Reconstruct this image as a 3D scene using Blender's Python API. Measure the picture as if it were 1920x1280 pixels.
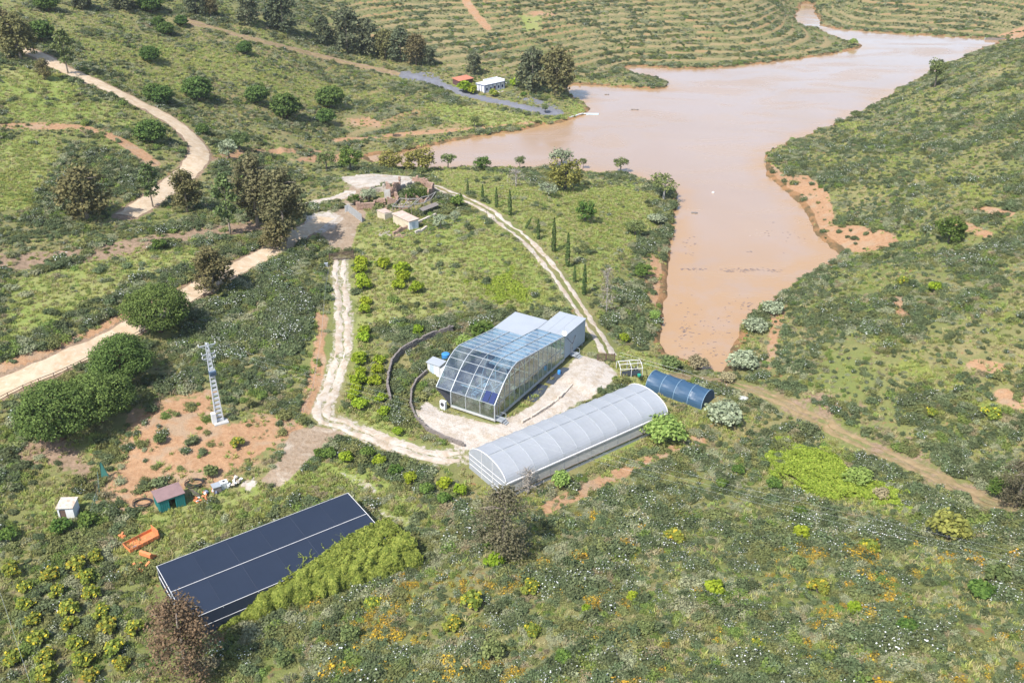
import bpy, bmesh, math, random
import numpy as np
from mathutils import Vector, Matrix, Euler
R_ = math.radians
for o in list(bpy.data.objects): bpy.data.objects.remove(o)
scene = bpy.context.scene
COL = scene.collection
rng = np.random.default_rng(7)
random.seed(7)

# ------------------------------------------------------------------ camera, world, sun, exposure
CAM_H, PITCH, FPX = 95.0, R_(28.0), 1800.0          # metres above the lake, degrees below level, focal length in photo pixels
cam_d = bpy.data.cameras.new('camera'); cam = bpy.data.objects.new('camera', cam_d); COL.objects.link(cam)
cam.location = (0, 0, CAM_H); cam.rotation_euler = (math.pi/2 - PITCH, 0, 0)
cam_d.sensor_width = 36.0; cam_d.lens = FPX/1920*36.0; cam_d.clip_end = 3000; cam_d.clip_start = 0.5
scene.camera = cam
SUN_EL, SUN_AZ = R_(52.0), R_(218.0)                 # azimuth clockwise from +Y
w = bpy.data.worlds.new('World'); scene.world = w; w.use_nodes = True
wn = w.node_tree; bg = wn.nodes['Background']
sky = wn.nodes.new('ShaderNodeTexSky'); sky.sky_type = 'NISHITA'; sky.sun_disc = False
sky.sun_elevation = SUN_EL; sky.sun_rotation = SUN_AZ; sky.altitude = 100; sky.air_density = 1.0; sky.dust_density = 1.2
wn.links.new(sky.outputs[0], bg.inputs[0]); bg.inputs[1].default_value = 0.15
sd = bpy.data.lights.new('sun', 'SUN'); sun = bpy.data.objects.new('sun', sd); COL.objects.link(sun)
sd.energy = 4.2; sd.angle = R_(0.5); sd.color = (1.0, 0.97, 0.925)
sdir = Vector((math.sin(SUN_AZ)*math.cos(SUN_EL), math.cos(SUN_AZ)*math.cos(SUN_EL), math.sin(SUN_EL)))
sun.rotation_euler = sdir.to_track_quat('Z', 'Y').to_euler()
vs = scene.view_settings; vs.view_transform = 'Standard'; vs.look = 'None'; vs.exposure = 0.85; vs.gamma = 1; vs.use_curve_mapping = False
scene.cycles.max_bounces = 8; scene.cycles.diffuse_bounces = 2; scene.cycles.transparent_max_bounces = 24
scene.cycles.use_denoising = True

# ------------------------------------------------------------------ pixel <-> world helpers (layout survey of the photograph)
cp, sp = math.cos(PITCH), math.sin(PITCH)
def ray(px, py):
    a = (px-960)/FPX; b = (640-py)/FPX
    return np.array([a, cp + b*sp, -sp + b*cp])
def P(px, py, z=0.0):
    d = ray(px, py); t = (CAM_H - z)/(-d[2]); return np.array([d[0]*t, d[1]*t, z])

# ------------------------------------------------------------------ noise
def _h(ix, iy, s):
    n = (ix*374761393 + iy*668265263 + s*974634777) & 0xffffffff
    n = ((n ^ (n >> 13))*1274126177) & 0xffffffff
    return ((n ^ (n >> 16)) & 0xffff)/65535.0
def vn(x, y, s=0):
    x = np.asarray(x, float); y = np.asarray(y, float)
    fx = np.floor(x); fy = np.floor(y); ix = fx.astype(np.int64); iy = fy.astype(np.int64)
    u = x-fx; v = y-fy; u = u*u*(3-2*u); v = v*v*(3-2*v)
    return (_h(ix,iy,s)*(1-u)+_h(ix+1,iy,s)*u)*(1-v)+(_h(ix,iy+1,s)*(1-u)+_h(ix+1,iy+1,s)*u)*v
def fbm(x, y, s=0, o=4):
    r = 0; a = .5; t = 0
    for i in range(o):
        r = r + a*vn(x*2**i+17.3*i, y*2**i-9.1*i, s+i); t += a; a *= .5
    return r/t
def sstep(a, b, x):
    t = np.clip((x-a)/(b-a), 0, 1); return t*t*(3-2*t)

# ------------------------------------------------------------------ terrain survey
LAKE = [(690,293),(740,288),(800,276),(860,264),(930,252),(1000,240),(1060,226),(1095,214),(1102,202),(1088,190),(1072,178),(1066,162),(1080,160),(1120,161),(1180,166),(1230,168),(1250,163),(1243,152),(1215,145),(1185,135),(1175,126),(1200,125),(1260,129),(1330,128),(1400,123),(1470,114),(1540,105),(1600,93),(1620,86),(1600,80),(1570,71),(1545,60),(1530,52),(1510,50),(1490,38),(1497,20),(1505,8),(1522,8),(1527,22),(1537,38),(1535,46),(1560,53),(1600,57),(1680,63),(1760,68),(1830,72),(1875,77),
 (1850,88),(1795,112),(1745,138),(1695,164),(1645,192),(1605,213),(1565,233),(1505,258),(1455,279),(1434,294),(1434,318),(1452,343),(1482,368),(1500,388),(1514,408),(1524,432),(1545,456),(1572,476),(1568,490),(1540,504),(1500,527),(1462,550),(1425,580),(1398,606),(1382,636),(1366,664),(1350,694),(1325,694),(1290,674),(1248,662),(1240,642),(1243,600),(1248,550),(1255,500),(1258,450),(1265,400),(1272,372),(1262,356),(1230,343),(1180,331),(1120,324),(1040,319),(960,315),(880,314),(830,315),(790,316),(740,312),(700,304)]
CPT = [(740,345,9),(670,340,9),(750,395,10),(650,400,10),(640,470,9.5),(590,410,11),(540,450,11),(640,540,8),(640,620,7),(625,720,5.5),(605,790,4.5),(700,830,3.9),(850,855,3.5),(760,480,9),(860,480,8.5),(960,430,8),(1000,520,7),(1080,580,5.5),(1140,650,3.6),(900,380,9),(870,350,8),(1050,370,5.5),(1000,345,4.5),(1150,400,4.5),(1180,470,4),(1150,540,4),(1200,600,2.5),(1190,360,2.4),
 (760,640,6.5),(720,720,5.2),(740,760,4.8),(790,760,4.5),(880,790,4.2),(1000,780,4),(1100,700,4),(1080,650,4.3),(950,620,5.2),(850,640,6),(880,880,3),(1000,870,3),(1100,850,2.8),(1240,790,2.5),(1170,690,3.2),(1260,710,2.3),(1330,760,2),
 (1300,712,1.6),(1400,730,1.8),(1500,780,2.6),(1600,830,3.6),(1750,890,5),(1880,945,6.5),
 (1000,950,3.5),(1100,930,3.2),(1250,860,2.2),(1350,900,3),(1500,960,4),(1700,960,6),(1920,1000,10),(1000,1050,6),(1250,1050,7),(1500,1080,9),(1700,1100,11),(1920,1150,15),(1000,1200,9),(1250,1220,12),(1500,1240,14),(1750,1260,17),(1920,1280,19),(800,1100,5),(750,1200,7),(800,1280,9),(1000,1290,11),(1250,1290,14),(1400,820,1.6),(1540,880,2.6),
 (400,880,4.2),(250,880,4.6),(120,960,4.2),(50,900,5),(300,960,3.8),(250,1040,3.2),(300,1080,2.9),(650,930,3),(700,990,2.9),(450,1150,2.7),(560,1100,2.7),(500,940,3.2),(600,870,3.8),(100,1100,3.4),(50,1200,3.6),(200,1200,3.4),(150,1280,3.8),(350,1280,4.5),(550,1200,4.5),(600,1280,6),(0,1280,3.6),(0,1000,4.8),
 (412,788,6.2),(300,800,6.2),(300,700,8.5),(450,700,7.5),(520,620,8.5),(560,540,9.5),(570,700,6),(540,820,4.6),(200,830,6),(100,850,6),(0,850,6.5),
 (0,728,8.8),(180,650,9.6),(280,598,10.2),(370,545,10.7),(480,488,11.2),(550,440,11.5),(0,682,12),(100,642,12),(230,582,12.3),(340,530,12.4),(440,470,12),
 (0,600,13.4),(150,560,13.4),(300,500,13.5),(420,430,13),(100,470,15),(300,440,14),(560,310,5),(650,260,3),(700,235,3),(640,300,2.5),(480,380,9.5),(560,360,8),
 (1700,300,9),(1700,200,7),(1800,200,14),(1800,130,11),(1880,100,16),(1800,300,14),(1800,400,13),(1650,400,5),(1650,350,6.5),(1560,340,4),(1580,430,2.2),(1650,460,4),(1750,460,9),(1920,100,25),(1920,200,23),(1920,300,20),(1920,400,17),(1920,480,15),
 (1500,560,3.2),(1600,520,6),(1700,520,9),(1500,640,4.5),(1600,640,8),(1750,620,11),(1920,600,16),(1450,680,2.5),(1600,740,5),(1750,740,8),(1920,740,12),(1850,850,7),(1920,900,8.5),(1700,820,5.2),
 (2300,600,24),(2300,300,30),(2300,900,18),(2300,1200,26),(2300,100,34),(-400,1200,5),(-400,950,8),(-400,700,14),(-400,450,22),(500,1600,9),(1500,1600,22),(0,1600,6),(2200,1600,28)]
def chain(px, py, z, steps):
    out = [(px, py, z)]
    q = P(px, py, z); D = math.hypot(q[0], q[1])
    for (x, y, s) in steps:
        d = ray(x, y); c = math.hypot(d[0], d[1])/(-d[2])
        if abs(s) < 1e-4: s = 1e-4
        z2 = (CAM_H*c - D + z/s)/(c + 1/s)
        z = z2; D = (CAM_H-z)*c; out.append((x, y, z))
    return out
CH = [(0,600,13.4,[(0,400,.12),(0,250,.15),(0,150,.14),(0,30,.12),(0,-60,.1)]),
 (150,560,13.4,[(200,400,.05),(150,330,.18),(150,250,.12),(200,160,.12),(200,60,.12),(200,-60,.1)]),
 (300,440,14,[(250,395,.02),(375,290,.01),(350,250,.07),(300,150,.12),(300,60,.12),(300,-60,.1)]),
 (480,380,9.5,[(440,300,.02),(450,250,.06),(460,180,.12),(470,100,.12),(480,30,.12),(480,-60,.1)]),
 (620,290,2.2,[(620,240,.05),(620,180,.1),(620,120,.1),(620,60,.12),(620,0,.12),(620,-60,.1)]),
 (800,276,0,[(800,240,.06),(800,190,.06),(800,140,.08),(800,90,.12),(800,40,.13),(800,0,.13),(800,-60,.1)]),
 (930,252,0,[(930,215,.06),(930,170,.05),(930,120,.1),(930,60,.14),(930,0,.14),(930,-60,.1)]),
 (1080,158,0,[(1080,120,.1),(1080,60,.14),(1080,0,.14),(1080,-60,.12)]),
 (1250,128,0,[(1250,100,.12),(1250,60,.15),(1250,0,.15),(1250,-60,.12)]),
 (1400,122,0,[(1400,90,.12),(1400,50,.14),(1400,0,.12),(1400,-60,.1)]),
 (1600,57,0,[(1600,35,.1),(1600,0,.12),(1600,-60,.1)]),(1800,70,0,[(1800,40,.1),(1800,0,.12),(1800,-60,.1)]),
 (1900,72,1,[(1920,40,.15),(1940,0,.12)]),(1540,104,0,[(1540,88,.08),(1530,66,.02)]),(1460,110,.5,[(1450,60,.1),(1470,10,.06)]),
 (-400,450,22,[(-400,250,.14),(-400,100,.12),(-400,-40,.1)]),(2300,60,30,[(2300,-40,.1)]),(1000,228,0.8,[(1020,210,.05),(1040,190,.03)]),(1140,160,.4,[(1140,140,.05)])]
for c in CH: CPT += chain(*c)
CPT += [(x, y, 0.0) for x, y in LAKE]
cpw = np.array([P(*c) for c in CPT])
C2 = 6.0
def phi(r2): return np.sqrt(r2 + C2*C2)
A = phi(((cpw[:,None,:2]-cpw[None,:,:2])**2).sum(-1)); n = len(cpw)
Pm = np.c_[np.ones(n), cpw[:,:2]/300]
M = np.block([[A - 3.0*np.eye(n), Pm], [Pm.T, np.zeros((3,3))]])
sol = np.linalg.solve(M, np.r_[cpw[:,2], np.zeros(3)])
def rbf(x, y):
    out = np.empty(x.shape); xf = x.ravel(); yf = y.ravel(); of = out.ravel()
    for i in range(0, xf.size, 20000):
        X = xf[i:i+20000]; Y = yf[i:i+20000]
        k = phi((X[:,None]-cpw[None,:,0])**2 + (Y[:,None]-cpw[None,:,1])**2)
        of[i:i+20000] = k@sol[:n] + sol[n] + sol[n+1]*X/300 + sol[n+2]*Y/300
    return of.reshape(x.shape)
# fan-shaped grid: rows further apart with distance
Y0, DY, NR, NC, W0, WK = 38.0, 0.0056, 560, 700, 45.0, 0.60
rows = Y0*np.exp(DY*np.arange(NR)); us = np.linspace(-1, 1, NC)
GY = np.repeat(rows[:,None], NC, 1); GX = us[None,:]*(W0 + WK*GY)
def seg_d2(x, y, a, b):
    ax, ay = a; bx, by = b; dx, dy = bx-ax, by-ay; L = dx*dx+dy*dy+1e-12
    t = np.clip(((x-ax)*dx+(y-ay)*dy)/L, 0, 1)
    return (x-ax-t*dx)**2 + (y-ay-t*dy)**2
def sdist(x, y, poly, cap=25.0):
    """signed distance to a polygon, positive outside"""
    poly = [tuple(p[:2]) for p in poly]; pa = np.array(poly)
    out = np.full(x.shape, cap); m = (x > pa[:,0].min()-cap)&(x < pa[:,0].max()+cap)&(y > pa[:,1].min()-cap)&(y < pa[:,1].max()+cap)
    if not m.any(): return out
    X = x[m]; Y = y[m]; d2 = np.full(X.shape, cap*cap); ins = np.zeros(X.shape, bool)
    for i in range(len(poly)):
        a, b = poly[i-1], poly[i]
        d2 = np.minimum(d2, seg_d2(X, Y, a, b))
        if a[1] != b[1]:
            c = ((a[1] > Y) != (b[1] > Y)) & (X < (b[0]-a[0])*(Y-a[1])/(b[1]-a[1])+a[0]); ins ^= c
    d = np.sqrt(d2); out[m] = np.where(ins, -d, d); return out
def ldist(x, y, line, cap=25.0):
    pa = np.array([p[:2] for p in line]); out = np.full(x.shape, cap)
    m = (x > pa[:,0].min()-cap)&(x < pa[:,0].max()+cap)&(y > pa[:,1].min()-cap)&(y < pa[:,1].max()+cap)
    if not m.any(): return out
    X = x[m]; Y = y[m]; d2 = np.full(X.shape, cap*cap)
    for i in range(len(pa)-1): d2 = np.minimum(d2, seg_d2(X, Y, pa[i], pa[i+1]))
    out[m] = np.sqrt(d2); return out
def catmull(pts, n=8):
    p = [np.array(q, float) for q in pts]; p = [2*p[0]-p[1]] + p + [2*p[-1]-p[-2]]; out = []
    for i in range(1, len(p)-2):
        for k in range(n):
            t = k/n; a, b, c, d = p[i-1], p[i], p[i+1], p[i+2]
            out.append(.5*((2*b)+(-a+c)*t+(2*a-5*b+4*c-d)*t*t+(-a+3*b-3*c+d)*t**3))
    out.append(p[-2]); return out
lake_w = catmull([P(x, y, 0)[:2] for x, y in LAKE] + [P(*LAKE[0], 0)[:2]], 3)[:-1]
SDL = sdist(GX, GY, lake_w, 30.0)
SDL = SDL + (fbm(GX/5, GY/5, 3)-.5)*3.0*np.clip(GY/250, .5, 1.4)
GZ = rbf(GX, GY); GZS = GZ.copy()
GZ += (fbm(GX/22, GY/22, 11)-.5)*1.6 + (fbm(GX/5, GY/5, 12, 3)-.5)*.55
so = np.maximum(SDL, 0)
land = np.maximum(GZ, .45)*(1-np.exp(-so/7.0)) + .55*sstep(0, 1.0, so)
GZ = np.where(SDL > 0, np.where(SDL >= 29, np.maximum(GZ, .45), land), -.2-np.minimum(2.5, .16*-SDL))
# level pads under the larger buildings: (polygon corners world, z, blend)
def rect(o, u, l, v, wd): o = np.array(o[:2]); u = np.array(u); v = np.array(v); return [o, o+u*l, o+u*l+v*wd, o+v*wd]
GH_U = np.array([.516,.857]); GH_U /= np.linalg.norm(GH_U); GH_V = np.array([-GH_U[1], GH_U[0]]); GH_O = np.array([-3.0,140.7]); GH_Z = 4.15
PT_U = np.array([.806,.592]); PT_U /= np.linalg.norm(PT_U); PT_V = np.array([-PT_U[1], PT_U[0]]); PT_O = np.array([-.9,120.7]); PT_Z = 2.95
SH_U = np.array([23.7,16.5]); SH_U /= np.linalg.norm(SH_U); SH_V = np.array([SH_U[1], -SH_U[0]]); SH_O = np.array([-48.7,101.7]); SH_Z = 2.85
BT_U = np.array([9.2,-7.2]); BT_U /= np.linalg.norm(BT_U); BT_V = np.array([-BT_U[1], BT_U[0]]); BT_O = np.array([25.1,155.3]); BT_Z = 2.25
PADS = [(rect(GH_O, GH_U, 34, GH_V, 13), GH_Z, 5), (rect(PT_O, PT_U, 34.6, PT_V, 10.2), PT_Z, 3), (rect(SH_O, SH_U, 28.9, SH_V, 12.6), SH_Z, 3), (rect(BT_O, BT_U, 11.7, BT_V, 5.1), BT_Z, 2)]
for poly, z, bl in PADS:
    d = sdist(GX, GY, poly, bl+6); k = 1-sstep(.8, bl, d); GZ = GZ*(1-k)+z*k
def _ix(x, y):
    y = np.clip(y, Y0+.01, rows[-2]); r = np.log(y/Y0)/DY; c = (x/(W0+WK*y)*.5+.5)*(NC-1)
    return np.clip(r, 0, NR-1.001), np.clip(c, 0, NC-1.001)
def samp(F, x, y):
    x = np.asarray(x, float); y = np.asarray(y, float)
    r, c = _ix(x, y); i = r.astype(int); j = c.astype(int); a = r-i; b = c-j
    return (F[i,j]*(1-b)+F[i,j+1]*b)*(1-a)+(F[i+1,j]*(1-b)+F[i+1,j+1]*b)*a
def HT(x, y): return float(samp(GZ, x, y))
def G(px, py):
    """where the line of sight of a photo pixel meets the ground"""
    d = ray(px, py); t = np.linspace(50, 1100, 4000)
    X = d[0]*t; Y = d[1]*t; Z = CAM_H + d[2]*t
    h = Z - np.maximum(samp(GZ, X, Y), 0); k = np.argmax(h < 0)
    if h[k] >= 0: k = len(t)-1
    f = h[k-1]/(h[k-1]-h[k]+1e-9); tt = t[k-1]+(t[k]-t[k-1])*np.clip(f, 0, 1)
    return np.array([d[0]*tt, d[1]*tt, CAM_H+d[2]*tt])
def depth(p): return p[1]*cp + (CAM_H-p[2])*sp
def mpp(p): return depth(p)/FPX                       # metres per photo pixel at a point

# ------------------------------------------------------------------ ground cover survey: patches drawn as closed outlines or strokes
def gw(pts): return [G(x, y)[:2] for x, y in pts]
def dens(pts, n=3):
    out = []
    for i in range(len(pts)):
        a = np.array(pts[i-1], float); b = np.array(pts[i], float)
        for k in range(n): out.append(tuple(a+(b-a)*k/n))
    return out
MASK = {k: np.zeros(GX.shape) for k in ('grass','lime','orange','pale','brown','asphalt','terrace','scree','dense')}
def area(kind, pts, soft=3.0, v=1.0):
    d = sdist(GX, GY, gw(dens(pts, 2)), soft+4); MASK[kind] = np.maximum(MASK[kind], v*(1-sstep(-soft, soft, d)))
def stroke(kind, pts, wd, soft=1.0, v=1.0):
    d = ldist(GX, GY, catmull(gw(pts), 5), wd+soft+4); MASK[kind] = np.maximum(MASK[kind], v*(1-sstep(wd/2-soft, wd/2+soft, d)))
area('grass', [(790,318),(900,320),(960,328),(1000,350),(1100,352),(1180,345),(1230,372),(1222,420),(1190,470),(1150,500),(1110,530),(1090,545),(1060,500),(1020,450),(960,405),(880,365),(830,345)], 4)
area('grass', [(660,430),(720,422),(800,420),(860,392),(900,400),(960,440),(1010,490),(1050,540),(1070,590),(1000,590),(940,590),(900,560),(840,600),(780,610),(720,620),(660,620),(650,540),(650,470)], 5, .8)
area('grass', [(650,620),(700,640),(690,700),(715,760),(790,835),(720,822),(655,785),(660,700)], 3, .85)
area('grass', [(0,520),(100,500),(200,470),(330,460),(400,450),(420,470),(380,500),(280,520),(220,560),(130,600),(60,640),(0,655)], 5, .8)
area('grass', [(-20,270),(60,250),(100,260),(80,330),(60,390),(-20,390)], 5)
area('grass', [(-20,110),(110,132),(200,182),(270,235),(230,250),(150,235),(-20,230)], 8, .75)
area('grass', [(240,960),(360,950),(450,925),(560,880),(640,870),(720,890),(770,930),(850,980),(800,1010),(720,980),(655,920),(290,1060),(240,1040)], 3)
area('grass', [(780,188),(880,197),(960,207),(1030,218),(1010,234),(900,237),(820,227)], 6, .8)
area('grass', [(975,28),(1012,28),(1015,55),(985,58)], 6)
area('grass', [(1060,210),(1090,190),(1100,205),(1085,220),(1020,235),(1000,232)], 3)
area('grass', [(1150,655),(1190,650),(1230,670),(1280,690),(1240,720),(1215,725),(1150,715),(1135,690)], 3, .8)
area('grass', [(1255,775),(1310,780),(1300,830),(1200,830)], 3)
area('grass', [(560,430),(610,440),(612,520),(600,600),(585,690),(560,760),(585,700),(595,600),(600,520)], 2, .6)
area('grass', [(1050,850),(1200,800),(1280,830),(1150,880)], 3, .6)
area('grass', [(120,900),(200,905),(190,990),(130,1000),(60,980),(0,930),(0,880)], 4, .6)
area('lime', [(1410,830),(1480,822),(1560,840),(1610,880),(1690,920),(1715,965),(1640,955),(1560,948),(1500,932),(1430,900)], 3)
area('lime', [(120,40),(340,60),(460,92),(620,132),(780,190),(640,222),(450,182),(350,240),(200,152),(110,100)], 14, .5)
area('lime', [(-20,320),(60,310),(70,360),(50,390),(-20,395)], 5, .8)
area('lime', [(1560,220),(1620,230),(1640,260),(1600,262)], 4)
area('lime', [(1130,345),(1210,370),(1200,430),(1120,470),(1080,430),(1040,380)], 8, .6)
for l_ in ([(1600,330),(1660,355),(1740,385)],[(1650,296),(1720,326),(1790,346)],[(1545,296),(1590,316)],[(1660,436),(1720,446)],[(1780,330),(1850,372)],[(1700,215),(1740,240)],[(1590,600),(1640,640)],[(1700,680),(1790,730),(1860,770)],[(1640,480),(1700,500)],[(1820,560),(1900,600)]): stroke('lime', l_, 4.5, 2.5, .68)
for l_ in ([(1830,390),(1890,402)],[(1790,420),(1850,440)],[(1680,560),(1700,600)],[(1830,680),(1870,690)],[(1880,740),(1920,760)]): stroke('orange', l_, 3.5, 2, .8)
area('lime', [(830,530),(960,500),(1010,540),(990,580),(900,570)], 6, .55)
area('orange', [(255,770),(330,745),(405,735),(402,795),(345,850),(290,880),(225,870),(235,810)], 2)
area('orange', [(-30,690),(0,678),(120,638),(250,578),(330,540),(420,496),(415,516),(330,570),(240,614),(110,682),(0,718),(-30,730)], 1.6)
area('orange', [(1436,300),(1470,328),(1515,330),(1552,362),(1562,400),(1562,424),(1610,424),(1670,436),(1690,462),(1610,472),(1560,474),(1530,434),(1508,402),(1484,374),(1450,345)], 1.6, 1.2)
area('orange', [(1213,480),(1252,470),(1248,560),(1230,610),(1213,545)], 2)
area('orange', [(545,296),(600,286),(690,286),(700,300),(640,306),(560,306)], 4, .8)
area('orange', [(400,800),(480,775),(560,785),(585,802),(500,850),(440,890),(330,905),(250,900),(300,840)], 3, .95)
area('orange', [(200,885),(240,855),(300,862),(400,872),(440,905),(360,915),(280,955),(235,965),(190,945)], 2, .95)
area('orange', [(590,575),(616,590),(608,710),(584,775),(556,790),(566,740),(588,650)], 1.5, .8)
area('dense', [(80,330),(130,268),(230,280),(320,312),(300,365),(200,392),(90,400)], 6)
area('dense', [(330,600),(400,540),(480,500),(560,470),(600,520),(596,600),(570,700),(520,755),(420,745),(330,700),(300,660)], 3)
for l_ in ([(-20,676),(60,644),(130,612),(230,566),(330,522),(385,488)],[(90,612),(160,548),(225,492)],[(236,528),(312,482)],[(0,445),(150,430),(300,425),(470,410)],[(0,560),(60,520),(110,500)],[(880,295+25),(1000,330),(1140,332),(1230,350),(1250,400),(1245,460)],[(1190,640),(1215,590),(1205,520),(1220,450)]): stroke('dense', l_, 7, 2.5)
area('dense', [(640,560),(720,540),(830,545),(880,600),(800,640),(720,640)], 8, .35)
area('dense', [(1430,570),(1520,520),(1640,560),(1620,700),(1500,700),(1420,690)], 10, .7)
area('dense', [(350,300),(450,270),(560,330),(540,400),(400,420),(380,350)], 10, .8)
area('orange', [(602,590),(614,600),(606,700),(582,765),(566,745),(590,650)], 1.5, .75)
area('orange', [(640,218),(700,215),(745,235),(660,240)], 6, .75)
area('orange', [(1860,68),(1925,46),(1930,66),(1890,78)], 6)
area('orange', [(990,18),(1040,22),(1050,30),(990,30)], 6, .8)
area('orange', [(1440,560),(1480,560),(1460,640),(1445,700),(1435,690),(1440,620)], 1.5, .8)
stroke('orange', [(-20,238),(60,237),(130,238),(180,246),(230,266),(285,305)], 4, 1.5)
stroke('orange', [(630,262),(740,250),(860,240),(1000,229)], 3.5, 1.5, .9)
stroke('orange', [(1020,955),(1090,922),(1150,893),(1200,870),(1255,848),(1310,826)], 3.2, 1.6, .85)
stroke('orange', [(400,300),(470,285),(600,285)], 4, 2, .7)
for pts in ([(0,492),(100,485),(200,472),(330,446),(470,424)],): stroke('scree', pts, 7.5, 2, 1.1)
area('scree', [(1690,822),(1760,850),(1800,880),(1760,885),(1690,850)], 4, .8)
area('scree', [(1450,715),(1560,728),(1600,770),(1560,792),(1500,760)], 5, .75)
area('scree', [(1600,730),(1680,790),(1740,840),(1700,850),(1600,800)], 4, .6)
area('scree', [(1780,850),(1900,880),(1900,960),(1840,910)], 4, .6)
area('scree', [(20,830),(120,810),(200,880),(190,920),(90,880),(20,880)], 4, .85)
area('pale', [(800,752),(830,772),(930,797),(950,784),(1000,760),(1050,702),(1085,665),(1132,678),(1160,702),(1135,728),(1060,772),(990,808),(930,832),(868,846),(800,802),(778,772)], 1.8)
area('pale', [(632,333),(700,326),(770,331),(805,346),(760,352),(720,348),(668,352)], 2.5)
area('pale', [(600,868),(640,878),(700,902),(722,922),(700,932),(650,902)], 2.2, .62)
area('pale', [(640,866),(700,880),(735,915),(745,935),(700,925),(655,890)], 3, .5)
area('pale', [(690,940),(725,955),(790,975),(760,985),(690,965)], 2.2, .58)
area('pale', [(575,402),(620,396),(640,410),(600,436),(580,430)], 2)
area('pale', [(440,900),(480,888),(500,905),(470,930),(440,920)], 2, .7)
area('brown', [(625,398),(660,380),(690,400),(668,430),(658,470),(620,470),(600,440)], 1.5)
area('brown', [(545,808),(590,798),(650,810),(610,838),(575,868),(520,915),(488,902),(530,855)], 1.5)
area('brown', [(655,345),(690,335),(720,345),(665,385),(640,380)], 2)
area('asphalt', [(733,137),(770,134),(812,137),(830,150),(800,158),(760,148)], 2)
area('asphalt', [(960,180),(1000,182),(1050,200),(1048,210),(1020,208)], 3, .8)
area('terrace', [(900,-20),(1490,-20),(1500,40),(1620,85),(1540,104),(1400,122),(1200,125),(1080,150),(1060,110),(950,60)], 8)
area('terrace', [(640,-20),(950,-20),(1000,60),(1000,150),(830,135),(700,88),(620,60)], 8)
area('terrace', [(640,222),(780,192),(1030,218),(1000,236),(740,268),(600,258)], 5, .9)
area('terrace', [(1560,-20),(1950,-20),(1950,45),(1860,70),(1600,56),(1540,36)], 8)
area('terrace', [(180,75),(345,52),(620,112),(770,182),(640,222),(480,240),(380,232),(250,150)], 8, .68)
# roads: (name, pixels, width, material key, jitter)
ROADS = {'main':[(-60,758),(0,727),(90,690),(180,648),(280,597),(370,545),(430,512),(490,480),(540,452),(585,424),(612,408)],
 'far':[(236,404),(290,370),(330,340),(358,315),(374,290),(362,262),(335,238),(300,215),(250,190),(200,165),(150,143),(105,122),(75,105),(35,90)],
 'lane':[(640,486),(638,520),(641,560),(645,610),(640,660),(625,710),(612,750),(606,778),(640,795),(690,815),(750,838),(810,854),(862,856)],
 'track':[(690,330),(740,334),(810,348),(860,368),(910,392),(960,430),(1000,465),(1040,510),(1070,555),(1100,600),(1125,635),(1140,664)],
 'dam':[(1270,704),(1340,714),(1400,728),(1460,750),(1520,780),(1600,825),(1700,870),(1800,915),(1890,950)],
 'tar':[(760,140),(800,150),(840,163),(900,183),(960,197),(1020,211),(1046,211)],
 'hill':[(345,38),(410,55),(480,75),(600,105),(690,126),(750,139)],
 'spur':[(540,392),(590,380),(630,372),(655,362)],
 'strip':[(865,-10),(880,10),(895,30),(915,52)]}
RW = {k: catmull(gw(v), 8) for k, v in ROADS.items()}
RWID = {'main':4.6,'far':5.2,'lane':3.6,'track':3.4,'dam':2.6,'tar':4.2,'hill':3.2,'spur':2.4,'strip':3.0}
RD = np.full(GX.shape, 25.0)
for k, l in RW.items():
    d = ldist(GX, GY, l, 12); RD = np.minimum(RD, d-RWID[k]/2)
    kk = {'tar':'asphalt','dam':'scree','hill':'scree','strip':'orange','main':'scree','far':'scree'}.get(k, 'pale')
    if k != 'track': MASK[kk] = np.maximum(MASK[kk], (.47 if k in ('lane','dam') else .85)*(1-sstep(RWID[k]/2-.4, RWID[k]/2+1.2, d)))
    # smooth the ground across the road bed
MASK['bank'] = 1-sstep(.2, 2.2, np.abs(SDL-.6))
MASK['pale'] *= 1; tm = MASK['terrace']
# cut benches into the terraced slopes
GZ = np.where(SDL > 3, GZ*(1-.85*tm) + np.maximum(GZS, .6)*.85*tm, GZ)
dz = 1.35; zz = GZS + (fbm(GX/70, GY/70, 31)-.5)*1.0 + (fbm(GX/9, GY/9, 33)-.5)*.3; ph = zz/dz - np.floor(zz/dz)
PHASE = ph
GZ = np.where(SDL > 3, GZ + tm*dz*.55*(sstep(.5, 1, ph)-ph), GZ)
# building footprints where nothing grows
BLD = np.full(GX.shape, 25.0)
for poly, z, bl in PADS: BLD = np.minimum(BLD, sdist(GX, GY, poly, 10))

# ------------------------------------------------------------------ materials
MATS = {}
def nt(name):
    m = bpy.data.materials.new(name); m.use_nodes = True; t = m.node_tree; t.nodes.clear()
    return m, t
def N(t, typ, **kw):
    nd = t.nodes.new(typ)
    for k, v in kw.items():
        if k in nd.inputs.keys() if isinstance(k, str) else False: nd.inputs[k].default_value = v
        else: setattr(nd, k, v)
    return nd
def rgba(c): return (c[0], c[1], c[2], 1.0)
SK = .56                                                # picture tone of a sunlit surface -> its base colour
def srgb(r, g, b):
    f = lambda v: ((v/255+.055)/1.055)**2.4 if v/255 > .04045 else v/255/12.92
    return (f(r)*SK, f(g)*SK, f(b)*SK)
def mixc(t, fac, a, b, mode='MIX'):
    m = t.nodes.new('ShaderNodeMix'); m.data_type = 'RGBA'; m.blend_type = mode
    for s, v in ((0, fac), (6, a), (7, b)):
        if hasattr(v, 'is_output'): t.links.new(v, m.inputs[s])
        else: m.inputs[s].default_value = v if s == 0 else rgba(v)
    return m.outputs[2]
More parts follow.
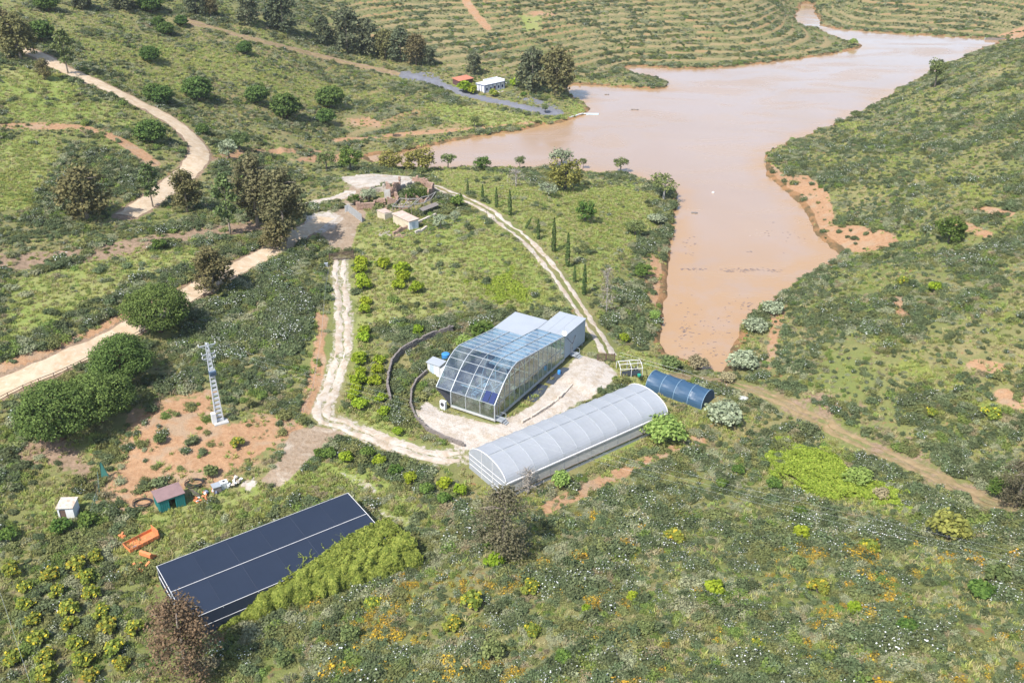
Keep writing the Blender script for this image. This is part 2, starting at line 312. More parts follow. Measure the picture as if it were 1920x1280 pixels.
def math_(t, op, a, b=None, c=None, clamp=False):
    m = t.nodes.new('ShaderNodeMath'); m.operation = op; m.use_clamp = clamp
    for s, v in ((0, a), (1, b), (2, c)):
        if v is None: continue
        if hasattr(v, 'is_output'): t.links.new(v, m.inputs[s])
        else: m.inputs[s].default_value = v
    return m.outputs[0]
def noise(t, vec, scale, detail=3, rough=.55, dist=0):
    nd = t.nodes.new('ShaderNodeTexNoise'); nd.inputs['Scale'].default_value = scale; nd.inputs['Detail'].default_value = detail
    nd.inputs['Roughness'].default_value = rough; nd.inputs['Distortion'].default_value = dist
    if vec: t.links.new(vec, nd.inputs['Vector'])
    return nd.outputs[0]
def ramp(t, fac, a, b):
    m = t.nodes.new('ShaderNodeMapRange'); m.interpolation_type = 'SMOOTHSTEP'
    t.links.new(fac, m.inputs[0]); m.inputs[1].default_value = a; m.inputs[2].default_value = b
    return m.outputs[0]
def bump(t, h, strength, dist):
    b = t.nodes.new('ShaderNodeBump'); b.inputs['Strength'].default_value = strength; b.inputs['Distance'].default_value = dist
    t.links.new(h, b.inputs['Height']); return b.outputs[0]
def finish(m, t, color, rough=.9, metallic=0, normal=None, spec=.3):
    p = t.nodes.new('ShaderNodeBsdfPrincipled'); o = t.nodes.new('ShaderNodeOutputMaterial')
    if hasattr(color, 'is_output'): t.links.new(color, p.inputs['Base Color'])
    else: p.inputs['Base Color'].default_value = rgba(color)
    if hasattr(rough, 'is_output'): t.links.new(rough, p.inputs['Roughness'])
    else: p.inputs['Roughness'].default_value = rough
    p.inputs['Metallic'].default_value = metallic; p.inputs['Specular IOR Level'].default_value = spec
    if normal: t.links.new(normal, p.inputs['Normal'])
    t.links.new(p.outputs[0], o.inputs[0]); return m
def simple(name, col, rough=.8, metallic=0, var=.25, scale=1.5, col2=None, bumpd=0.0, bscale=8, spec=.3, coord='Object'):
    """plain coloured material with uneven tone, a second colour for wear and slight relief"""
    if name in MATS: return MATS[name]
    m, t = nt(name); tc = t.nodes.new('ShaderNodeTexCoord').outputs[coord]
    n1 = noise(t, tc, scale, 5, .6); n2 = noise(t, tc, scale*7, 3)
    c2 = col2 or tuple(v*.6 for v in col)
    f = math_(t, 'MULTIPLY', ramp(t, math_(t, 'ADD', math_(t,'MULTIPLY',n1,.7), math_(t,'MULTIPLY',n2,.3)), .38, .72), var*2 if col2 is None else 1.0, clamp=True)
    c = mixc(t, f, col, c2); nm = None
    if bumpd: nm = bump(t, noise(t, tc, bscale, 4), .6, bumpd)
    MATS[name] = finish(m, t, c, rough, metallic, nm, spec); return MATS[name]
def leafmat(name, c1, c2, trans=.25, hue=.03, val=.25, c3=None):
    """foliage: tone varies leaf by leaf (attribute v) and plant by plant"""
    if name in MATS: return MATS[name]
    m, t = nt(name); a = t.nodes.new('ShaderNodeAttribute'); a.attribute_name = 'v'
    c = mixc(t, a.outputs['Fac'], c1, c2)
    if c3: c = mixc(t, ramp(t, a.outputs['Fac'], .86, .9), c, c3)
    oi = t.nodes.new('ShaderNodeObjectInfo'); hs = t.nodes.new('ShaderNodeHueSaturation')
    t.links.new(c, hs.inputs['Color'])
    t.links.new(math_(t, 'MULTIPLY_ADD', oi.outputs['Random'], 2*hue, .5-hue), hs.inputs['Hue'])
    r2 = math_(t, 'FRACT', math_(t, 'MULTIPLY', oi.outputs['Random'], 17.31))
    t.links.new(math_(t, 'MULTIPLY_ADD', r2, 2*val, 1-val), hs.inputs['Value'])
    hs.inputs['Saturation'].default_value = 1.0
    d = t.nodes.new('ShaderNodeBsdfDiffuse'); tr = t.nodes.new('ShaderNodeBsdfTranslucent'); mx = t.nodes.new('ShaderNodeMixShader')
    t.links.new(hs.outputs[0], d.inputs[0]); t.links.new(hs.outputs[0], tr.inputs[0]); mx.inputs[0].default_value = trans
    t.links.new(d.outputs[0], mx.inputs[1]); t.links.new(tr.outputs[0], mx.inputs[2])
    o = t.nodes.new('ShaderNodeOutputMaterial'); t.links.new(mx.outputs[0], o.inputs[0]); MATS[name] = m; return m

def tag(o, label=None, cat=None, group=None, kind=None):
    if label: o['label'] = label
    if cat: o['category'] = cat
    if group: o['group'] = group
    if kind: o['kind'] = kind
    return o
def np_mesh(name, v, f, mat, parent=None, smooth=False):
    me = bpy.data.meshes.new(name); v = np.asarray(v, np.float32); f = np.asarray(f, np.int32); k = f.shape[1]
    me.vertices.add(len(v)); me.vertices.foreach_set('co', v.ravel())
    me.loops.add(f.size); me.loops.foreach_set('vertex_index', f.ravel())
    me.polygons.add(len(f)); me.polygons.foreach_set('loop_start', np.arange(0, f.size, k, dtype=np.int32))
    if smooth: me.polygons.foreach_set('use_smooth', np.ones(len(f), bool))
    me.update(calc_edges=True)
    for m in (mat if isinstance(mat, (list, tuple)) else [mat]): me.materials.append(m)
    return me
def add(name, me, parent=None, loc=None, rz=0):
    o = bpy.data.objects.new(name, me); COL.objects.link(o)
    if parent: o.parent = parent
    if loc is not None: o.location = loc
    if rz: o.rotation_euler = (0, 0, rz)
    return o

# ------------------------------------------------------------------ ground
def ground_mat():
    m, t = nt('ground'); geo = t.nodes.new('ShaderNodeNewGeometry').outputs['Position']
    A = t.nodes.new('ShaderNodeAttribute'); A.attribute_name = 'cover_a'; B = t.nodes.new('ShaderNodeAttribute'); B.attribute_name = 'cover_b'; Cc = t.nodes.new('ShaderNodeAttribute'); Cc.attribute_name = 'cover_c'
    def split(a):
        s = t.nodes.new('ShaderNodeSeparateColor'); t.links.new(a.outputs['Color'], s.inputs[0]); return [s.outputs[0], s.outputs[1], s.outputs[2]]
    gr, li, orr = split(A); pa, br, asp = split(B); te, sc, bk = split(Cc)
    nb = noise(t, geo, .035, 5, .6); nm = noise(t, geo, .22, 5, .62, .4); nf = noise(t, geo, 1.3, 5, .65); nx = noise(t, geo, 5.0, 4, .7)
    # open scrub floor: dry straw, olive herbs, bare brown earth
    c = mixc(t, ramp(t, nm, .35, .65), srgb(150,150,94), srgb(174,160,112))
    c = mixc(t, ramp(t, nb, .4, .65), c, srgb(142,150,84))
    c = mixc(t, math_(t, 'MULTIPLY', ramp(t, nf, .52, .72), .55), c, srgb(112,106,78))
    c = mixc(t, math_(t, 'MULTIPLY', ramp(t, noise(t, geo, .5, 5, .65, .6), .6, .68), .8), c, srgb(182,138,98))
    c = mixc(t, math_(t, 'MULTIPLY', te, .45), c, mixc(t, ramp(t, nf, .35, .65), srgb(120,122,84), srgb(144,138,98)))
    def lay(c, msk, col, amp=.8, n=nm):
        f = math_(t, 'ADD', msk, math_(t, 'MULTIPLY', math_(t, 'SUBTRACT', n, .5), amp))
        return mixc(t, ramp(t, f, .38, .58), c, col)
    # bench risers on the terraced slopes: bare soil lines along the contour
    sx = t.nodes.new('ShaderNodeSeparateXYZ'); t.links.new(geo, sx.inputs[0])
    ph = t.nodes.new('ShaderNodeAttribute'); ph.attribute_name = 'bench'
    line = math_(t, 'MULTIPLY', ramp(t, math_(t, 'ADD', ph.outputs['Fac'], math_(t, 'MULTIPLY', math_(t, 'SUBTRACT', nf, .5), .5)), .62, .82), te)
    c = mixc(t, math_(t, 'MULTIPLY', line, .7), c, mixc(t, ramp(t, nb, .45, .6), srgb(190,166,122), srgb(204,160,118)))
    g1 = mixc(t, ramp(t, nf, .35, .68), srgb(168,178,96), srgb(146,164,80)); g1 = mixc(t, ramp(t, nb, .42, .62), g1, srgb(178,178,112))
    c = lay(c, gr, g1, .9)
    l1 = mixc(t, ramp(t, nf, .35, .65), srgb(164,168,88), srgb(140,148,74)); c = lay(c, li, l1, .9)
    o1 = mixc(t, ramp(t, nf, .35, .7), srgb(214,170,130), srgb(194,148,110)); o1 = mixc(t, ramp(t, nm, .48, .68), o1, srgb(204,174,142))
    c = lay(c, orr, o1, .8)
    s1 = mixc(t, ramp(t, nf, .35, .68), srgb(192,162,136), srgb(160,136,108)); c = lay(c, sc, s1, .8)
    b1 = mixc(t, ramp(t, nf, .4, .7), srgb(196,172,146), srgb(174,148,120)); b1 = mixc(t, ramp(t, nm, .5, .7), b1, srgb(222,204,182)); c = lay(c, br, b1, .7)
    p1 = mixc(t, ramp(t, noise(t, geo, .6, 6, .7), .4, .66), srgb(238,226,212), srgb(214,196,174)); p1 = mixc(t, math_(t, 'MULTIPLY', ramp(t, noise(t, geo, 9, 3, .6), .5, .75), .5), p1, srgb(196,176,150)); c = lay(c, pa, p1, .7, nf)
    a1 = mixc(t, ramp(t, nf, .4, .7), srgb(150,150,156), srgb(132,130,132)); c = lay(c, asp, a1, .35)
    c = lay(c, bk, mixc(t, ramp(t, nm, .4, .6), srgb(184,140,98), srgb(128,108,76)), .7)
    c = mixc(t, math_(t, 'MULTIPLY', ramp(t, nx, .42, .8), .4), c, (.05,.05,.03))
    h = math_(t, 'ADD', math_(t, 'MULTIPLY', nf, .7), math_(t, 'MULTIPLY', nx, .3))
    return finish(m, t, c, .95, 0, bump(t, h, .9, .35), .1)
v = np.stack([GX, GY, GZ], -1).reshape(-1, 3)
ii = np.arange(NR*NC).reshape(NR, NC)
f = np.stack([ii[:-1,:-1], ii[:-1,1:], ii[1:,1:], ii[1:,:-1]], -1).reshape(-1, 4)
me = np_mesh('ground', v, f, ground_mat(), smooth=True)
def vcol(me, nm, a, b, c):
    at = me.attributes.new(nm, 'FLOAT_COLOR', 'POINT'); z = np.stack([a, b, c, np.ones_like(a)], -1).astype(np.float32); at.data.foreach_set('color', z.ravel())
vcol(me, 'cover_a', MASK['grass'], MASK['lime'], MASK['orange'])
vcol(me, 'cover_b', MASK['pale'], MASK['brown'], MASK['asphalt'])
vcol(me, 'cover_c', MASK['terrace'], MASK['scree'], MASK['bank'])
at = me.attributes.new('bench', 'FLOAT', 'POINT'); at.data.foreach_set('value', PHASE.astype(np.float32).ravel())
tag(add('ground', me), 'rolling scrub covered hills around a farm pond', 'terrain', kind='structure')

# lake
def water_mat():
    m, t = nt('muddy_water'); geo = t.nodes.new('ShaderNodeNewGeometry').outputs['Position']
    n1 = noise(t, geo, .02, 3, .5, .5); n2 = noise(t, geo, .12, 4, .6)
    a = t.nodes.new('ShaderNodeAttribute'); a.attribute_name = 'shallow'
    c = mixc(t, ramp(t, n1, .35, .65), srgb(202,172,146), srgb(198,166,136))
    c = mixc(t, math_(t, 'MULTIPLY', a.outputs['Fac'], ramp(t, n2, .2, .6)), c, srgb(206,164,116))
    mp = t.nodes.new('ShaderNodeMapping'); t.links.new(geo, mp.inputs[0]); mp.inputs['Scale'].default_value = (1, 2.2, 1)
    h = noise(t, mp.outputs[0], .9, 3, .6)
    rp = noise(t, mp.outputs[0], .03, 4, .6, .8); return finish(m, t, c, math_(t, 'MULTIPLY_ADD', ramp(t, rp, .4, .65), .22, .1), 0, bump(t, h, .1, .05), .5)
keep = SDL < 5.0; fk = (keep[:-1,:-1]|keep[1:,1:]).reshape(-1); fl = f[fk]
uq, inv = np.unique(fl, return_inverse=True); wv = v[uq].copy(); wv[:,2] = 0
wme = np_mesh('lake', wv, inv.reshape(fl.shape), water_mat(), smooth=True)
at = wme.attributes.new('shallow', 'FLOAT', 'POINT')
xx = GX.reshape(-1)[uq]; yy = GY.reshape(-1)[uq]
at.data.foreach_set('value', np.clip(1-sstep(0, 9, -SDL.reshape(-1)[uq]) + (1-sstep(190, 270, yy))*.9, 0, 1).astype(np.float32))
tag(add('lake', wme), 'muddy tan farm pond winding between the hills', 'lake', kind='structure')

# roads as sheets draped on the ground
def ribbon(name, line, wd, mat, lift, label, off=0.0, jit=.35, nx=6, fade=None):
    pts = np.array([p[:2] for p in line]); seg = np.r_[0, np.cumsum(np.hypot(*np.diff(pts, axis=0).T))]
    n = max(8, int(seg[-1]/.5)); s = np.linspace(0, seg[-1], n); x = np.interp(s, seg, pts[:,0]); y = np.interp(s, seg, pts[:,1])
    tx = np.gradient(x); ty = np.gradient(y); L = np.hypot(tx, ty); nxv = -ty/L; nyv = tx/L
    tt = np.linspace(-1, 1, nx); jl = (fbm(s/2.6, s*0+3.1+wd, 41, 5)-.5)*3.4*jit; jr = (fbm(s/2.6, s*0+9.7+wd, 43, 5)-.5)*3.4*jit
    V = []
    for t_ in tt:
        o = off + t_*wd/2 + (jl if t_ < 0 else jr)*abs(t_)
        X = x+nxv*o; Y = y+nyv*o; V.append(np.stack([X, Y, samp(GZ, X, Y)+lift-.07*(abs(t_) > .99)], -1))
    V = np.stack(V, 1).reshape(-1, 3); k = np.arange(n*nx).reshape(n, nx)
    F = np.stack([k[:-1,:-1], k[:-1,1:], k[1:,1:], k[1:,:-1]], -1).reshape(-1, 4)
    return tag(add(name, np_mesh(name, V, F, mat, smooth=True)), label, 'road', kind='structure')
def road_mat(name, a, b, cc):
    m, t = nt(name); geo = t.nodes.new('ShaderNodeNewGeometry').outputs['Position']
    n1 = noise(t, geo, .4, 6, .68, .8); n2 = noise(t, geo, 1.1, 6, .7); n3 = noise(t, geo, 6, 3)
    c = mixc(t, ramp(t, n1, .35, .68), a, b); c = mixc(t, ramp(t, n2, .5, .75), c, cc)
    c = mixc(t, math_(t, 'MULTIPLY', ramp(t, n3, .5, .8), .25), c, tuple(x*.6 for x in b))
    return finish(m, t, c, .95, 0, bump(t, n2, .5, .1), .1)
RM_SAND = road_mat('sandy_road', srgb(238,214,182), srgb(218,188,152), srgb(246,230,206))
RM_CHALK = road_mat('chalky_track', srgb(234,222,206), srgb(206,184,158), srgb(176,156,122))
RM_DIRT = road_mat('dirt_track', srgb(186,160,122), srgb(150,134,92), srgb(170,140,106))
RM_TAR = road_mat('grey_asphalt', srgb(150,150,158), srgb(136,136,142), srgb(158,156,158))
ribbon('dirt_road', RW['main'], 4.6, RM_SAND, .1, 'sandy dirt road with wooden fence passing the big pines')
ribbon('dirt_road', RW['far'], 5.2, RM_SAND, .1, 'pale dirt road bending up the far left hillside')
for s in (-1, 1): ribbon('wheel_rut', RW['lane'], 1.15, RM_CHALK, .1, 'chalky %s wheel rut of the lane from the slatted gate to the polytunnel' % ('left' if s > 0 else 'right'), off=s*.85, jit=.55, nx=4)
for s in (-1, 1): ribbon('wheel_rut', RW['track'], .95, RM_CHALK, .1, 'chalky %s wheel rut of the track curving past the cypresses' % ('outer' if s < 0 else 'inner'), off=s*1.05, jit=.45, nx=4)
for s in (-1, 1): ribbon('wheel_rut', RW['dam'], .8, RM_DIRT, .1, '%s wheel rut of the earth path leading right from the dam' % ('upper' if s > 0 else 'lower'), off=s*.75, jit=.5, nx=4)
ribbon('asphalt_road', RW['tar'], 4.0, RM_TAR, .1, 'grey asphalt road beside the white house')
ribbon('path', RW['hill'], 2.6, RM_DIRT, .1, 'earth track crossing the far hillside above the pines', jit=.6)
ribbon('path', RW['spur'], 2.0, RM_CHALK, .1, 'short chalky path up to the ruin yard', jit=.5)

# ------------------------------------------------------------------ foliage meshes
def quads(c, nrm, size, rg, asp=1.0):
    """leaf faces centred at c, facing nrm, random roll"""
    n = len(c); nrm = nrm/(np.linalg.norm(nrm, axis=1, keepdims=True)+1e-9)
    r = rg.normal(size=(n, 3)); a = np.cross(nrm, r); a /= np.linalg.norm(a, axis=1, keepdims=True)+1e-9; b = np.cross(nrm, a)
    s = (size*rg.uniform(.6, 1.35, n))[:,None]*.5; a = a*s; b = b*s*asp
    k = rg.uniform(.5, 1, (n, 1))
    return np.stack([c-a-b*k, c+a*k-b, c+a+b*k, c-a*k+b], 1)
def leafy(name, parts, mats, seed=0):
    """parts: list of (quads array, material index, v array or None)"""
    V = np.concatenate([p[0] for p in parts]).reshape(-1, 3); nf = len(V)//4
    me = np_mesh(name, V, np.arange(nf*4).reshape(-1, 4), mats)
    mi = np.concatenate([np.full(len(p[0]), p[1], np.int32) for p in parts]); me.polygons.foreach_set('material_index', mi)
    rg = np.random.default_rng(seed+99)
    vv = np.concatenate([p[2] if p[2] is not None else rg.uniform(0, 1, len(p[0])) for p in parts])
    at = me.attributes.new('v', 'FLOAT', 'FACE'); at.data.foreach_set('value', np.clip(vv, 0, 1).astype(np.float32)); return me
def dirs(n, rg, up=-.2):
    d = rg.normal(size=(int(n*3)+20, 3)); d /= np.linalg.norm(d, axis=1, keepdims=True); d = d[d[:,2] > up][:n]; return d
def blob(rg, n, c, r, leaf, up=-.2, lo=.55, rnd=.8, hi=1.0, asp=1.0):
    d = dirs(n, rg, up); k = rg.uniform(lo, hi, (len(d), 1))
    return quads(np.array(c)+d*k*np.array(r), d*.7+np.array([0,0,.7])+rg.normal(size=d.shape)*rnd*.75, leaf, rg, asp)
def shrub_mesh(name, seed, mats, n=130, r=(.75,.75,.62), leaf=.26, nl=6, flowers=0, fl=.16, spiky=0):
    rg = np.random.default_rng(seed); parts = []
    for i in range(nl):
        a = rg.uniform(0, 6.28); d = rg.uniform(.1, .62)
        c = (math.cos(a)*d*r[0], math.sin(a)*d*r[1], r[2]*rg.uniform(.25, .6)); s = rg.uniform(.4, .62)
        q = blob(rg, n//nl, c, np.array(r)*s*np.array([1,1,1.15]), leaf, -.55, .35, .9, 1.0, .55)
        hgt = np.clip(q[:,:,2].mean(1)/(r[2]*1.2), 0, 1); parts.append((q, 0, np.clip(rg.uniform(0, 1, len(q))*.75+.25*rg.uniform(0,1), 0, 1)))
        if flowers:
            d_ = dirs(max(1, flowers//nl), rg, .1); p_ = np.array(c)+d_*np.array(r)*s*1.12
            parts.append((quads(p_, d_+np.array([0,0,.8])+rg.normal(size=d_.shape)*.3, fl, rg), 1, None))
    return leafy(name, parts, mats, seed)
def tuft_mesh(name, seed, mat, n=26, r=.35, h=.4, w_=.07):
    rg = np.random.default_rng(seed); a = rg.uniform(0, 6.28, n); d = rg.uniform(0, r, n)
    b = np.stack([np.cos(a)*d, np.sin(a)*d, np.zeros(n)], 1); lean = rg.normal(size=(n, 3))*.5*h; lean[:,2] = h*rg.uniform(.5, 1.1, n)
    sd_ = np.stack([-np.sin(a*3), np.cos(a*3), np.zeros(n)], 1)*w_
    q = np.stack([b-sd_, b+sd_, b+lean+sd_*.3, b+lean-sd_*.3], 1); return leafy(name, [(q, 0, None)], [mat], seed)

SK = 1.0
LM_CIST = leafmat('rockrose_leaf', srgb(70,82,54), srgb(118,127,90), .28, .02, .26)
LM_OLIVE = leafmat('olive_scrub_leaf', srgb(88,94,58), srgb(134,136,86), .28, .02, .24)
LM_GREY = leafmat('grey_scrub_leaf', srgb(118,121,92), srgb(164,165,128), .25, .02, .18)
LM_DRY = leafmat('dry_twig', srgb(120,112,86), srgb(160,148,114), .2, .008, .2)
LM_GREEN = leafmat('fresh_leaf', srgb(94,114,58), srgb(138,150,82), .35, .015, .2)
LM_RUST = leafmat('rusty_gorse', srgb(120,114,62), srgb(152,136,74), .25, .01, .2)
LM_FL = leafmat('white_petal', srgb(214,214,208), srgb(226,226,222), .2, 0, .05)
LM_YEL = leafmat('yellow_flower', srgb(186,142,46), srgb(206,170,60), .25, .01, .15)
LM_GRASS = leafmat('grass_blade', srgb(136,148,80), srgb(178,181,108), .42, .03, .18)
LM_STRAW = leafmat('straw_blade', srgb(160,152,106), srgb(190,182,134), .42, .015, .15)
SK = .56
proto = bpy.data.collections.new('scrub_kinds')
KINDS = {}
def kind(key, me):
    i = len(proto.objects); o = bpy.data.objects.new('kind_%02d' % i, me); proto.objects.link(o); KINDS.setdefault(key, []).append(i)
for s in range(4): kind('cistus', shrub_mesh('rockrose', 10+s, [LM_CIST, LM_FL], 460, (.72,.72,.66), .14, 11, (0,0,11,22)[s], .066))
for s in range(2): kind('plain', shrub_mesh('rockrose_plain', 20+s, [LM_CIST, LM_FL], 430, (.72,.68,.55), .14, 10))
for s in range(2): kind('olive', shrub_mesh('olive_scrub', 30+s, [LM_OLIVE], 420, (.75,.7,.48), .14, 10))
for s in range(2): kind('grey', shrub_mesh('grey_scrub', 40+s, [LM_GREY], 440, (.75,.7,.42), .12, 10))
for s in range(2): kind('dry', shrub_mesh('dry_scrub', 50+s, [LM_DRY], 340, (.7,.7,.4), .11, 9))
for s in range(2): kind('green', shrub_mesh('green_scrub', 60+s, [LM_GREEN], 400, (.7,.7,.5), .14, 9))
for s in range(2): kind('rust', shrub_mesh('rusty_scrub', 70+s, [LM_RUST, LM_YEL], 400, (.7,.7,.5), .13, 9, 20+25*s, .11))
for s in range(2): kind('grass', tuft_mesh('grass_tuft', 80+s, LM_GRASS))
for s in range(2): kind('straw', tuft_mesh('straw_tuft', 90+s, LM_STRAW))

def gn_tree():
    g = bpy.data.node_groups.new('scatter', 'GeometryNodeTree')
    g.interface.new_socket('Geometry', in_out='INPUT', socket_type='NodeSocketGeometry'); g.interface.new_socket('Geometry', in_out='OUTPUT', socket_type='NodeSocketGeometry')
    i = g.nodes.new('NodeGroupInput'); o = g.nodes.new('NodeGroupOutput'); inst = g.nodes.new('GeometryNodeInstanceOnPoints')
    ci = g.nodes.new('GeometryNodeCollectionInfo'); ci.inputs['Collection'].default_value = proto; ci.inputs['Separate Children'].default_value = True; ci.inputs['Reset Children'].default_value = True
    def na(name, dt):
        n_ = g.nodes.new('GeometryNodeInputNamedAttribute'); n_.data_type = dt; n_.inputs[0].default_value = name
        return next(s for s in n_.outputs if s.enabled and s.name == 'Attribute')
    e = g.nodes.new('FunctionNodeEulerToRotation'); g.links.new(na('rot', 'FLOAT_VECTOR'), e.inputs[0])
    g.links.new(i.outputs[0], inst.inputs['Points']); g.links.new(ci.outputs[0], inst.inputs['Instance']); inst.inputs['Pick Instance'].default_value = True
    g.links.new(na('kind_id', 'INT'), inst.inputs['Instance Index']); g.links.new(e.outputs[0], inst.inputs['Rotation']); g.links.new(na('scl', 'FLOAT_VECTOR'), inst.inputs['Scale'])
    g.links.new(inst.outputs[0], o.inputs[0]); return g
GN = gn_tree()
def scatter(name, x, y, idx, scl, label, cat, sink=.05):
    me = bpy.data.meshes.new(name); n = len(x); me.vertices.add(n)
    co = np.stack([x, y, samp(GZ, x, y)-sink], -1).astype(np.float32); me.vertices.foreach_set('co', co.ravel())
    r = rng.normal(0, .12, (n, 3)); r[:,2] = rng.uniform(0, 6.283, n)
    s = np.stack([scl*rng.uniform(.85, 1.2, n), scl*rng.uniform(.85, 1.2, n), scl*rng.uniform(.7, 1.15, n)], -1)
    a = me.attributes.new('rot', 'FLOAT_VECTOR', 'POINT'); a.data.foreach_set('vector', r.astype(np.float32).ravel())
    a = me.attributes.new('scl', 'FLOAT_VECTOR', 'POINT'); a.data.foreach_set('vector', s.astype(np.float32).ravel())
    a = me.attributes.new('kind_id', 'INT', 'POINT'); a.data.foreach_set('value', idx.astype(np.int32))
    o = add(name, me); md = o.modifiers.new('scatter', 'NODES'); md.node_group = GN; return tag(o, label, cat, kind='stuff')
def inview(x, y, z, mx=160, my=120):
    dp = y*cp + (CAM_H-z)*sp; u = 960 + FPX*x/dp; vv = 640 + FPX*((CAM_H-z)*cp - y*sp)/dp
    return (u > -mx)&(u < 1920+mx)&(vv > -my)&(vv < 1280+my*2), u, vv
NOGROW = []                                             # discs kept clear: (x, y, r)
def pick(keys, n): return np.array([random.choice(KINDS[k]) for k in keys])
def choose(pr, keys, n):
    pr = pr/pr.sum(1, keepdims=True); cs = np.cumsum(pr, 1); r = rng.uniform(0, 1, (n, 1)); k = (r > cs).sum(1); k = np.minimum(k, len(keys)-1)
    first = np.array([KINDS[q][0] for q in keys]); cnt = np.array([len(KINDS[q]) for q in keys])
    return first[k] + (rng.integers(0, 1000, n) % cnt[k]), k

# ------------------------------------------------------------------ mesh builder for built things
class MB:
    def __init__(s): s.v = []; s.f = []
    def quad(s, a, b, c, d):
        k = len(s.v); s.v += [tuple(a), tuple(b), tuple(c), tuple(d)]; s.f.append((k, k+1, k+2, k+3)); return s
    def hexa(s, p):
        """8 corners: bottom 4 (counter-clockwise), top 4"""
        k = len(s.v); s.v += [tuple(q) for q in p]
        for q in ((3,2,1,0),(4,5,6,7),(0,1,5,4),(1,2,6,5),(2,3,7,6),(3,0,4,7)): s.f.append(tuple(k+i for i in q))
        return s
    def box(s, x0, x1, y0, y1, z0, z1): return s.hexa([(x0,y0,z0),(x1,y0,z0),(x1,y1,z0),(x0,y1,z0),(x0,y0,z1),(x1,y0,z1),(x1,y1,z1),(x0,y1,z1)])
    def obox(s, c, dx, dy, dz, rz=0, tilt=0, roll=0):
        m = Euler((tilt, roll, rz)).to_matrix(); c = Vector(c)
        return s.hexa([c+m@Vector((a*dx/2, b*dy/2, e*dz/2)) for e in (-1,1) for a, b in ((-1,-1),(1,-1),(1,1),(-1,1))])
    def bar(s, a, b, wd, hg=None, up=(0,0,1)):
        a = Vector(a); b = Vector(b); hg = hg or wd; d = (b-a).normalized(); u = Vector(up)
        if abs(d.dot(u)) > .98: u = Vector((0,1,0))
        x = d.cross(u).normalized()*wd/2; y = x.cross(d).normalized()*hg/2
        return s.hexa([a-x-y, a+x-y, a+x+y, a-x+y, b-x-y, b+x-y, b+x+y, b-x+y])
    def tube(s, pts, radii, n=8, cap=True):
        pts = [Vector(p) for p in pts]; radii = radii if isinstance(radii, (list, tuple)) else [radii]*len(pts); k0 = len(s.v)
        for i, p in enumerate(pts):
            d = (pts[min(i+1, len(pts)-1)]-pts[max(i-1, 0)]).normalized(); u = Vector((0,0,1)) if abs(d.z) < .9 else Vector((1,0,0))
            x = d.cross(u).normalized(); y = x.cross(d)
            for j in range(n):
                a = 2*math.pi*j/n; s.v.append(tuple(p + (x*math.cos(a)+y*math.sin(a))*radii[i]))
        for i in range(len(pts)-1):
            for j in range(n): s.f.append((k0+i*n+j, k0+i*n+(j+1)%n, k0+(i+1)*n+(j+1)%n, k0+(i+1)*n+j))
        if cap: s.f.append(tuple(k0+j for j in range(n))[::-1]); s.f.append(tuple(k0+(len(pts)-1)*n+j for j in range(n)))
        return s
    def prism(s, poly, z0, z1):
        k = len(s.v); n = len(poly)
        for z in (z0, z1): s.v += [(p[0], p[1], z) for p in poly]
        s.f.append(tuple(range(k+n-1, k-1, -1))); s.f.append(tuple(range(k+n, k+2*n)))
        for i in range(n): s.f.append((k+i, k+(i+1)%n, k+n+(i+1)%n, k+n+i))
        return s
    def mesh(s, name, mat, smooth=False):
        me = bpy.data.meshes.new(name); me.from_pydata(s.v, [], s.f); me.update()
        for m in (mat if isinstance(mat, (list, tuple)) else [mat]): me.materials.append(m)
        if smooth: me.polygons.foreach_set('use_smooth', [True]*len(me.polygons))
        return me
    def build(s, name, mat, parent=None, loc=None, rz=0, smooth=False): return add(name, s.mesh(name, mat, smooth), parent, loc, rz)
def empty(name, loc, rz=0, label=None, cat=None, group=None):
    o = bpy.data.objects.new(name, None); COL.objects.link(o); o.location = loc; o.rotation_euler = (0, 0, rz); o.empty_display_size = .3
    return tag(o, label, cat, group)

# ------------------------------------------------------------------ trees: trunk with limbs, crown of small leaf faces
def limbs(rg, h, r, n, spread, top, lean=.04):
    mb = MB(); pts = [(0,0,-.4)]; x = y = 0
    for i in range(1, 6):
        x += rg.normal()*lean*h/5; y += rg.normal()*lean*h/5; pts.append((x, y, h*i/5))
    mb.tube(pts, [r*1.25, r, r*.85, r*.7, r*.5, r*.22], 7)
    for i in range(n):
        k = rg.uniform(.4, .95); b = Vector(pts[2]).lerp(Vector(pts[5]), k); a = rg.uniform(0, 6.28) if n > 3 else 6.28*i/n
        e = b + Vector((math.cos(a)*spread*rg.uniform(.5,1), math.sin(a)*spread*rg.uniform(.5,1), (top-b.z)*rg.uniform(.35,.8)))
        mid = b.lerp(e, .5) + Vector((rg.normal()*.1*spread, rg.normal()*.1*spread, .12*spread)); mb.tube([b, mid, e], [r*.42, r*.28, r*.08], 5)
    return mb
BARK_P = simple('pine_bark', (.12,.075,.05), .95, bumpd=.05); BARK_E = simple('eucalyptus_bark', (.30,.25,.20), .9, col2=(.16,.12,.09)); BARK_O = simple('oak_bark', (.13,.11,.09), .95, bumpd=.05); BARK_W = simple('pale_bark', (.36,.33,.29), .9)
SK = 1.0
LM_PINE = leafmat('pine_needles', srgb(66,86,44), srgb(116,134,72), .25, .012, .1)
LM_PINEF = leafmat('pine_needles_far', srgb(62,84,44), srgb(108,128,68), .25, .012, .12)
LM_EUC = leafmat('eucalyptus_leaf', srgb(88,88,58), srgb(136,128,86), .25, .02, .15)
LM_EUCG = leafmat('eucalyptus_grey_leaf', srgb(74,82,62), srgb(116,120,90), .25, .02, .15)
LM_EUCR = leafmat('eucalyptus_rusty_leaf', srgb(80,80,56), srgb(124,116,84), .25, .015, .1)
